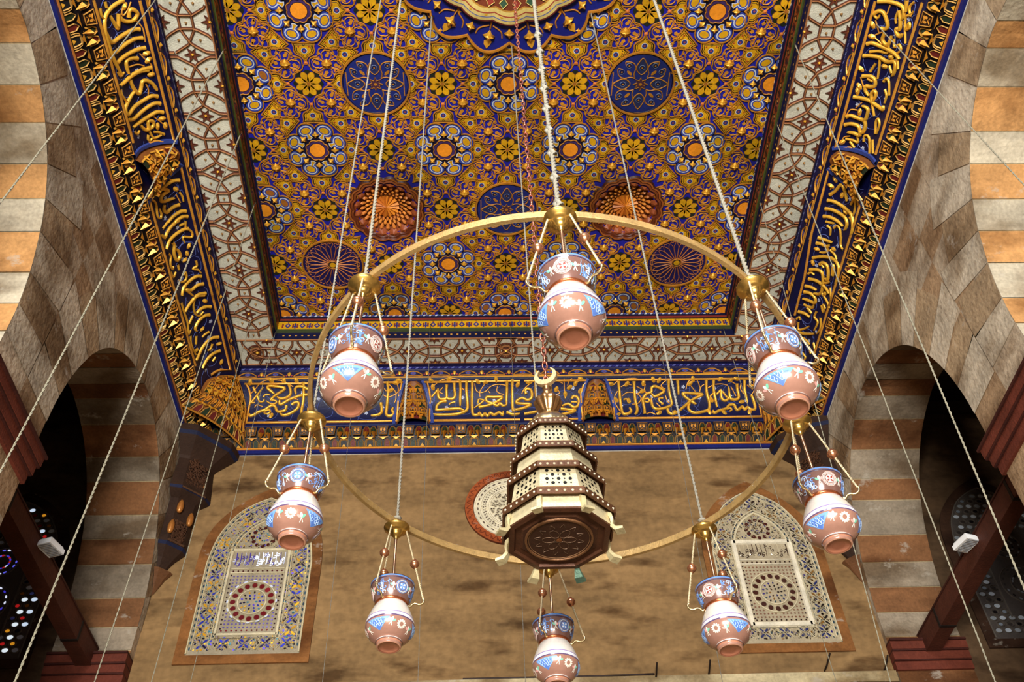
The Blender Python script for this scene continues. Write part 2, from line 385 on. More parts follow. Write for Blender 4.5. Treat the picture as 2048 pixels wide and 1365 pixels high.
def medallion():
    mb = kites(); Rr = .395
    fan(mb, CP, 0, 0, ell(0, 0, Rr, n=56), c(26, 38, 108), .012); line(mb, CP, ell(0, 0, Rr, n=56), .026, .022, ORANGE, .006, True, prof=FLAT)
    line(mb, CP, ell(0, 0, Rr - .022, n=56), .010, .006, NAVY, .012, True)
    for q in range(8):
        a = q * pi / 4; co, si = math.cos(a), math.sin(a); P = lambda r, t: (r * co - t * si, r * si + t * co)
        if q % 2 == 0:
            lo = smooth([P(.12, .0), P(.16, .05), P(.21, .065), P(.26, .045), P(.32, .0), P(.26, -.045), P(.21, -.065), P(.16, -.05)], 4, True)
            poly(mb, CP, lo, c(34, 42, 84), .014); line(mb, CP, lo, .014, .010, ORANGE, .012, True)
        else:
            for sg in (-1, 1):
                line(mb, CP, smooth([P(.10, 0), P(.15, sg * .03), P(.19, sg * .09), P(.26, sg * .11), P(.33, sg * .06), P(.29, sg * .03)], 4), .014, .010, ORANGE, .012)
            fan(mb, CP, *P(.20, 0), ell(*P(.20, 0), .04, .018, a, 10), ORANGE, .016)
        for r, t in (((.205, 0),) if q % 2 == 0 else ((.27, .055), (.27, -.055))):
            x, y = P(r, t); fan(mb, CP, x, y, ell(x, y, .028, n=10), c(20, 24, 60), .017); line(mb, CP, ell(x, y, .030, n=10), .008, .006, c(96, 110, 150), .014, True)
            fan(mb, CP, x, y, ell(x, y, .010, n=8), ORANGE, .019)
    st = [((.085 if k % 2 == 0 else .045) * math.cos(pi * k / 8), (.085 if k % 2 == 0 else .045) * math.sin(pi * k / 8)) for k in range(16)]
    fan(mb, CP, 0, 0, st, c(70, 40, 60), .015); line(mb, CP, st, .010, .010, ORANGE, .013, True); fan(mb, CP, 0, 0, ell(0, 0, .02, n=8), ORANGE, .020)
    return mb
def spoked():
    mb = kites(); Rr = .40
    fan(mb, CP, 0, 0, ell(0, 0, Rr, n=56), c(22, 20, 78), .012); line(mb, CP, ell(0, 0, Rr, n=56), .026, .022, ORANGE, .006, True, prof=FLAT)
    for q in range(24):
        a = q * pi / 12; co, si = math.cos(a), math.sin(a); P = lambda r, t: (r * co - t * si, r * si + t * co)
        line(mb, CP, [P(.06, 0), P(.26, 0)], .013, .010, c(176, 104, 52), .012)
        for sg in (-1, 1):
            line(mb, CP, smooth([P(.24, 0), P(.29, sg * .012), P(.33, sg * .036), P(.36, sg * .022), P(.345, sg * .004)], 3), .009, .009, c(160, 94, 48), .012)
    fan(mb, CP, 0, 0, ell(0, 0, .06, n=20), c(60, 40, 40), .018); line(mb, CP, ell(0, 0, .062, n=20), .014, .012, ORANGE, .014, True)
    fan(mb, CP, 0, 0, ell(0, 0, .04, n=16), OCHRE, .022)
    return mb
def carved():
    """hollow rosette: scalloped rim, three rings of petals stepping up into the ceiling, fan at its middle"""
    mb = MB(); CB = c(150, 82, 34); DK = c(84, 36, 20)
    lob = lambda r, k, d: r * (1 + d * abs(math.sin(8 * k)))
    ring = lambda r, d, h, n=160: [(lob(r, 2 * pi * k / n, d) * math.cos(2 * pi * k / n), lob(r, 2 * pi * k / n, d) * math.sin(2 * pi * k / n)) for k in range(n)]
    def band(r0, d0, h0, r1, d1, h1, col):
        mb.grid([[CP.pt(x, y, h0) for x, y in ring(r0, d0, 0)], [CP.pt(x, y, h1) for x, y in ring(r1, d1, 0)]], col, 0, True, True)
    band(.475, .06, .004, .455, .06, .030, c(60, 28, 18)); band(.455, .06, .030, .435, .06, .030, CB)
    band(.435, .06, .030, .425, .06, .016, DK); band(.425, .06, .016, .400, .06, .028, c(120, 60, 28)); band(.400, .06, .028, .385, .06, .010, DK)
    band(.385, .06, .010, .345, .05, -.04, c(140, 66, 30)); band(.345, .05, -.04, .30, .03, -.07, c(120, 58, 28)); band(.30, .03, -.07, .16, 0, -.10, c(110, 52, 24))
    band(.16, 0, -.10, .02, 0, -.11, c(150, 84, 32))
    def petals(n, r, L_, w, h, col, off=0, tilt=.05):
        for q in range(n):
            a = 2 * pi * (q + off) / n; co, si = math.cos(a), math.sin(a)
            P = lambda rr, t, hh: CP.pt(rr * co - t * si, rr * si + t * co, hh)
            rim = [P(r - L_ / 2, 0, h - tilt), P(r - L_ * .2, w * .42, h - tilt * .6), P(r + L_ * .25, w * .5, h), P(r + L_ / 2, 0, h + tilt * .3), P(r + L_ * .25, -w * .5, h), P(r - L_ * .2, -w * .42, h - tilt * .6)]
            ce = P(r + .01, 0, h + .026)
            for k in range(6): mb.face([ce, rim[k], rim[(k + 1) % 6]], var(col, .12))
    petals(16, .355, .10, .115, .010, c(140, 70, 36), .5, .05)
    petals(24, .292, .085, .050, -.022, c(190, 112, 44), 0, .04); petals(24, .235, .07, .042, -.045, c(206, 128, 48), .5, .03); petals(24, .190, .05, .034, -.06, c(190, 112, 44), 0, .02)
    for q in range(16):                                 # the fan
        a = 2 * pi * q / 16; b_ = a + 2 * pi / 16; m_ = (a + b_) / 2
        mb.face([CP.pt(0, 0, -.05), CP.pt(.155 * math.cos(a), .155 * math.sin(a), -.085), CP.pt(.168 * math.cos(m_), .168 * math.sin(m_), -.055)], c(216, 132, 40))
        mb.face([CP.pt(0, 0, -.05), CP.pt(.168 * math.cos(m_), .168 * math.sin(m_), -.055), CP.pt(.155 * math.cos(b_), .155 * math.sin(b_), -.085)], c(176, 98, 32))
    return mb

MAKERS = {'petal_flower': flower, 'keyhole_rosette': keyhole, 'painted_medallion': medallion, 'spoked_medallion': spoked, 'carved_rosette': carved}
whole = {}
def place(kind, x, y):
    cuts = []
    if x - .56 < XL: cuts.append(((XL - x, 0, 0), (-1, 0, 0)))
    if x + .56 > XR: cuts.append(((XR - x, 0, 0), (1, 0, 0)))
    if y + .60 > YF: cuts.append(((0, YF - y, 0), (0, 1, 0)))
    if cuts or kind not in whole:
        o = MAKERS[kind]().build(kind, [PAINT, GOLD], ceiling, (x, y, ZC))
        if not cuts: whole[kind] = o
    else:
        o = whole[kind].copy(); coll.objects.link(o); o.location = (x, y, ZC)
    if cuts:                                             # the ornament is sawn off where the frame begins
        bm = bmesh.new(); bm.from_mesh(o.data)
        for co, no in cuts:
            bmesh.ops.bisect_plane(bm, geom=bm.verts[:] + bm.edges[:] + bm.faces[:], plane_co=co, plane_no=no, clear_outer=True)
        bm.to_mesh(o.data); bm.free()
for j in range(0, 7):
    for i in range(0, 9):
        x, y = NODE(i, j)
        if math.hypot(x - .383, y - 3.62) < (1.1 if j else 1.4): continue
        if (i + j) % 2: place('petal_flower', x, y)
        elif (i, j) in ((2, 2), (6, 2), (4, 4)): place('painted_medallion', x, y)
        elif (i, j) in carved_nodes: place('carved_rosette', x, y)
        elif (i, j) in ((1, 5), (7, 5)): place('spoked_medallion', x, y)
        else: place('keyhole_rosette', x, y)

# the big lobed boss in the middle of the ceiling (its far rim shows at the top of the picture)
mb = MB(); n = 16 * 14
def lobed(r, d, ph=0, nl=16): return [((r + d * abs(math.sin(nl / 2 * (t - ph)))) * math.cos(t), (r + d * abs(math.sin(nl / 2 * (t - ph)))) * math.sin(t)) for t in [2 * pi * k / n for k in range(n)]]
out = lobed(1.23, .13, pi / 2)
mb.grid([[CP.pt(x, y, .0) for x, y in out], [CP.pt(x, y, .035) for x, y in out]], ORANGE, 0, False, True)
mb.grid([[CP.pt(x, y, .035) for x, y in out], [CP.pt(x * .68, y * .68, .03) for x, y in out]], c(20, 28, 110), 0, False, True)
line(mb, CP, out, .030, .024, ORANGE, .033, True, prof=FLAT)
for k in range(16):
    a = pi / 2 + k * pi / 8; r = 1.12
    starboss(mb, FlatS((0, 0, 0), (1, 0, 0), (0, 1, 0), (0, 0, -1)), r * math.cos(a), r * math.sin(a), .075, .10, a)
    a += pi / 16; r = 1.17
    starboss(mb, CP, r * math.cos(a), r * math.sin(a), .085, .11, a)
    P = lambda rr, t: (rr * math.cos(a) - t * math.sin(a), rr * math.sin(a) + t * math.cos(a))
    leaf(mb, CP, *P(1.20, 0), .12, .10, a, GILT, .045, 1)
    line(mb, CP, smooth([P(1.05, -.02), P(1.10, -.12), P(1.17, -.15)], 4), .018, .015, ORANGE, .033)
    line(mb, CP, smooth([P(1.05, .02), P(1.10, .12), P(1.17, .15)], 4), .018, .015, ORANGE, .033)
    line(mb, CP, [P(1.0, 0), P(1.09, 0)], .02, .02, ORANGE, .033)
steps = [(.97, .04, .03, BLACK), (.97, .04, .09, c(190, 140, 50)), (.95, .04, .10, c(120, 50, 50)), (.915, .04, .11, c(216, 196, 120)), (.905, .04, .112, c(70, 90, 170)), (.865, .04, .12, c(216, 196, 120)),
         (.85, .04, .122, c(160, 70, 56)), (.80, .04, .13, c(222, 200, 120)), (.78, .04, .132, c(190, 140, 60)), (.60, .03, .14, c(120, 60, 40)), (.02, 0, .15, c(190, 140, 60))]
for a, b_ in zip(steps, steps[1:]):
    P0 = lobed(a[0], a[1], pi / 2 + pi / 16, 16); P1 = lobed(b_[0], b_[1], pi / 2 + pi / 16, 16)
    mb.grid([[CP.pt(x, y, a[2]) for x, y in P0], [CP.pt(x, y, b_[2]) for x, y in P1]], b_[3], 0, False, True)
for k in range(32):
    a = pi / 2 + (k + .5) * pi / 16; P = lambda rr, t: (rr * math.cos(a) - t * math.sin(a), rr * math.sin(a) + t * math.cos(a))
    fan(mb, CP, *P(.74, 0), [P(.80, 0), P(.74, .045), P(.68, 0), P(.74, -.045)], c(150, 60, 50) if k % 2 else c(60, 90, 70), .140)
    line(mb, CP, [P(.80, 0), P(.74, .045), P(.68, 0), P(.74, -.045)], .012, .01, c(226, 206, 120), .138, True)
    fan(mb, CP, *P(.90, 0), ell(*P(.90, 0), .02, n=8), OCHRE, .118)
mb.build('central_boss', [PAINT2, GOLD], ceiling, (.383, 3.62, ZC))

# ------------------------------------------------------------------ mouldings that run round the ceiling: trim_1 frame, trim_2 strapwork border, trim_3..5 cornice
SB = {'F': YF, 'L': XL, 'R': XR}; Y0 = -1.7
def urange(W, S, d, frame):
    if W == 'F': return ((XL + d, XR - d) if frame else (-3.88 + d, 4.64 - d))
    return (Y0, (YF - d) if frame else (10.01 - d))
def sweep(mb, W, prof, cols, frame=False, m=0, sm=False, base=None):
    S = SweepS(W, prof, SB[W] if frame else None); rows = []
    for d, z in prof:
        a, b_ = urange(W, S, d, frame); rows.append([S.xyz(a, d, z), S.xyz(a * .5 + b_ * .5, d, z), S.xyz(b_, d, z)])
    mb.grid(rows, lambda i, j: cols[min(i, len(cols) - 1)], m, sm)
    return S
def twist(mb, S, u0, u1, v0, v1, step, cols, h=.004):
    k = 0; u = u0
    while u < u1:
        poly(mb, S, [(u, v1), (u + step * .75, v1), (u + step * 1.35, v0), (u + step * .6, v0)], cols[k % len(cols)], h); u += step; k += 1
for W in 'FLR':
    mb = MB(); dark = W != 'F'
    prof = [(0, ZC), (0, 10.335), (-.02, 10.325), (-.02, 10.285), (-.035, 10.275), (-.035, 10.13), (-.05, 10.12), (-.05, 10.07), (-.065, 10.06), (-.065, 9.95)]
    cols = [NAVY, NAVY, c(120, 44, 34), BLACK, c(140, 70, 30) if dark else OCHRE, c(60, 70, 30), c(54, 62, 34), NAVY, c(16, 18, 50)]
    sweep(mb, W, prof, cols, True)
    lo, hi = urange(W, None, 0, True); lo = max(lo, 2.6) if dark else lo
    base = SB[W]; seg = lambda a, b_: SweepS(W, [prof[a], prof[b_]], base)
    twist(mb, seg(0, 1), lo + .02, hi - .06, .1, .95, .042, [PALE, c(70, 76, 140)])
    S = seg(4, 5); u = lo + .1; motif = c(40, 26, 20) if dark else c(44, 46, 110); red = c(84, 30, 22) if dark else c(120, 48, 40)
    while u < hi - .1:
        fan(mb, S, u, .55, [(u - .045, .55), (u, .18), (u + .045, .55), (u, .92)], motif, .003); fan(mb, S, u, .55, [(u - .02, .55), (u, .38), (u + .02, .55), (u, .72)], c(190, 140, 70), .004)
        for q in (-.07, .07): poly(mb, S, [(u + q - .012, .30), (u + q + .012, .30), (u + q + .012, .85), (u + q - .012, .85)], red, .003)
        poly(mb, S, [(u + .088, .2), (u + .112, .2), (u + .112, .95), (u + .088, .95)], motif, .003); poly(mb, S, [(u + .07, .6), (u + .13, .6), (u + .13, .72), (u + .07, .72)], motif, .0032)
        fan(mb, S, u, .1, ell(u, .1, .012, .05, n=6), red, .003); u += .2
    S = seg(8, 9); u = lo + .06
    while u < hi - .05:
        fan(mb, S, u, .35, ell(u, .35, .016, .12, n=8), c(196, 140, 60), .004); u += .085
    o = mb.build('trim_1' if W == 'F' else 'trim_%d' % (6 if W == 'L' else 7), [PAINT2]); tag(o, kind='structure')

# flat border of pale boards with raised strapwork and stars
RIB = c(150, 100, 62); RIBD = c(84, 46, 34)
for W, d0 in (('F', 1.055), ('L', 1.095), ('R', 1.085)):
    mb = MB(); prof = [(d0, 9.95), (.58, 9.95)]
    S = SweepS(W, prof); a0, a1 = urange(W, S, d0, False); b0, b1 = urange(W, S, .58, False)
    mb.grid([[S.xyz(a0, d0, 9.95), S.xyz((a0 + a1) / 2, d0, 9.95), S.xyz(a1, d0, 9.95)], [S.xyz(b0, .58, 9.95), S.xyz((b0 + b1) / 2, .58, 9.95), S.xyz(b1, .58, 9.95)]], c(196, 196, 178), 1, False)
    board = mb.build('trim_2' if W == 'F' else 'trim_%d' % (8 if W == 'L' else 9), [PAINT2, STUCCO]); tag(board, kind='structure')
    rb = MB(); st = MB(); kn = MB()
    hw = (d0 - .58) / 2; mid = (d0 + .58) / 2
    if W == 'F': Sf = FlatS((0, 10.01 - mid, 9.95), (1, 0, 0), (0, -1, 0), DN); runs_ = [(.25 - .9 * 0, b1 - .02, 1.0, .76), (b0 + .02, .53, -.22, .76)]
    elif W == 'L': Sf = FlatS((-3.88 + mid, 0, 9.95), (0, 1, 0), (1, 0, 0), DN); runs_ = [(3.2, a1 - .03, 4.81, .735)]
    else: Sf = FlatS((4.64 - mid, 0, 9.95), (0, 1, 0), (-1, 0, 0), DN); runs_ = [(3.2, a1 - .03, 4.9, .725)]
    for lo, hi, ph, Lp in runs_:
        k0 = int((lo - ph) / Lp) - 1
        def clipped(pts):
            runs = []; cur = []
            for p in pts:
                ok = lo <= p[0] <= hi and abs(p[1]) <= hw - .012
                if ok: cur.append(p)
                elif cur: runs.append(cur); cur = []
            if cur: runs.append(cur)
            return [r for r in runs if len(r) > 2]
        def gon(cx, cy, ru, rv, rot=0):
            P = [(cx + ru * math.cos(rot + 2 * pi * k / 12), cy + rv * math.sin(rot + 2 * pi * k / 12)) for k in range(13)]; o = []
            for a, b_ in zip(P, P[1:]):
                for q in range(12): o.append((a[0] + (b_[0] - a[0]) * q / 12, a[1] + (b_[1] - a[1]) * q / 12))
            return o
        for k in range(k0, k0 + 14):
            u = ph + k * Lp
            for cx, cy, ru, rv in ((u, 0, .305, .31), (u + Lp / 2, hw, .355, .34), (u + Lp / 2, -hw, .355, .34)):
                for r in clipped(gon(cx, cy, ru, rv, pi / 12)):
                    r = r[::4] + [r[-1]]; line(rb, Sf, r, .034, .014, RIBD, 0, prof=FLAT); line(rb, Sf, r, .015, .012, RIB, .014)
            for cx, cy in ((u, 0), (u + Lp / 2, hw - .005), (u + Lp / 2, -hw + .005)):
                if not lo + .05 < cx < hi - .05: continue
                pts = [(cx + (.088 if q % 2 == 0 else .036) * math.cos(pi * q / 6 + pi / 2), cy + (.088 if q % 2 == 0 else .036) * math.sin(pi * q / 6 + pi / 2)) for q in range(12)]
                pts = [(a, max(-hw + .004, min(hw - .004, b_))) for a, b_ in pts]
                fan(st, Sf, cx, cy, pts, c(104, 56, 40), .008); line(st, Sf, pts, .012, .012, RIBD, .004, True)
                fan(st, Sf, cx, cy, ell(cx, cy, .018, n=8), GILT, .010, 1, top=.035)
            for du, dv in ((.165, .115), (.165, -.115), (-.165, .115), (-.165, -.115), (.38, 0)):
                if lo < u + du < hi: fan(kn, Sf, u + du, dv, ell(u + du, dv, .016, n=8), c(150, 110, 60), .002, 0, top=.028)
        for v in (hw - .006, -hw + .006): line(rb, Sf, [(lo, v), (hi, v)], .018, .014, RIB, 0, prof=FLAT)
    if W == 'F':
        for ox in (.39, b0 + .26, b1 - .26):            # round knots in the middle and at the corners
            for rr in (.13, .085, .045): line(rb, Sf, ell(ox, 0, rr, n=16), .026, .016, RIBD if rr != .085 else RIB, 0, True, prof=FLAT)
            fan(kn, Sf, ox, 0, ell(ox, 0, .03, n=10), GILT, .006, 0, top=.045)
    rb.build('strapwork', [PAINT2], board, (0, 0, 0)); st.build('star', [PAINT2, GOLD], board, (0, 0, 0)); kn.build('stud', [GOLD], board, (0, 0, 0))
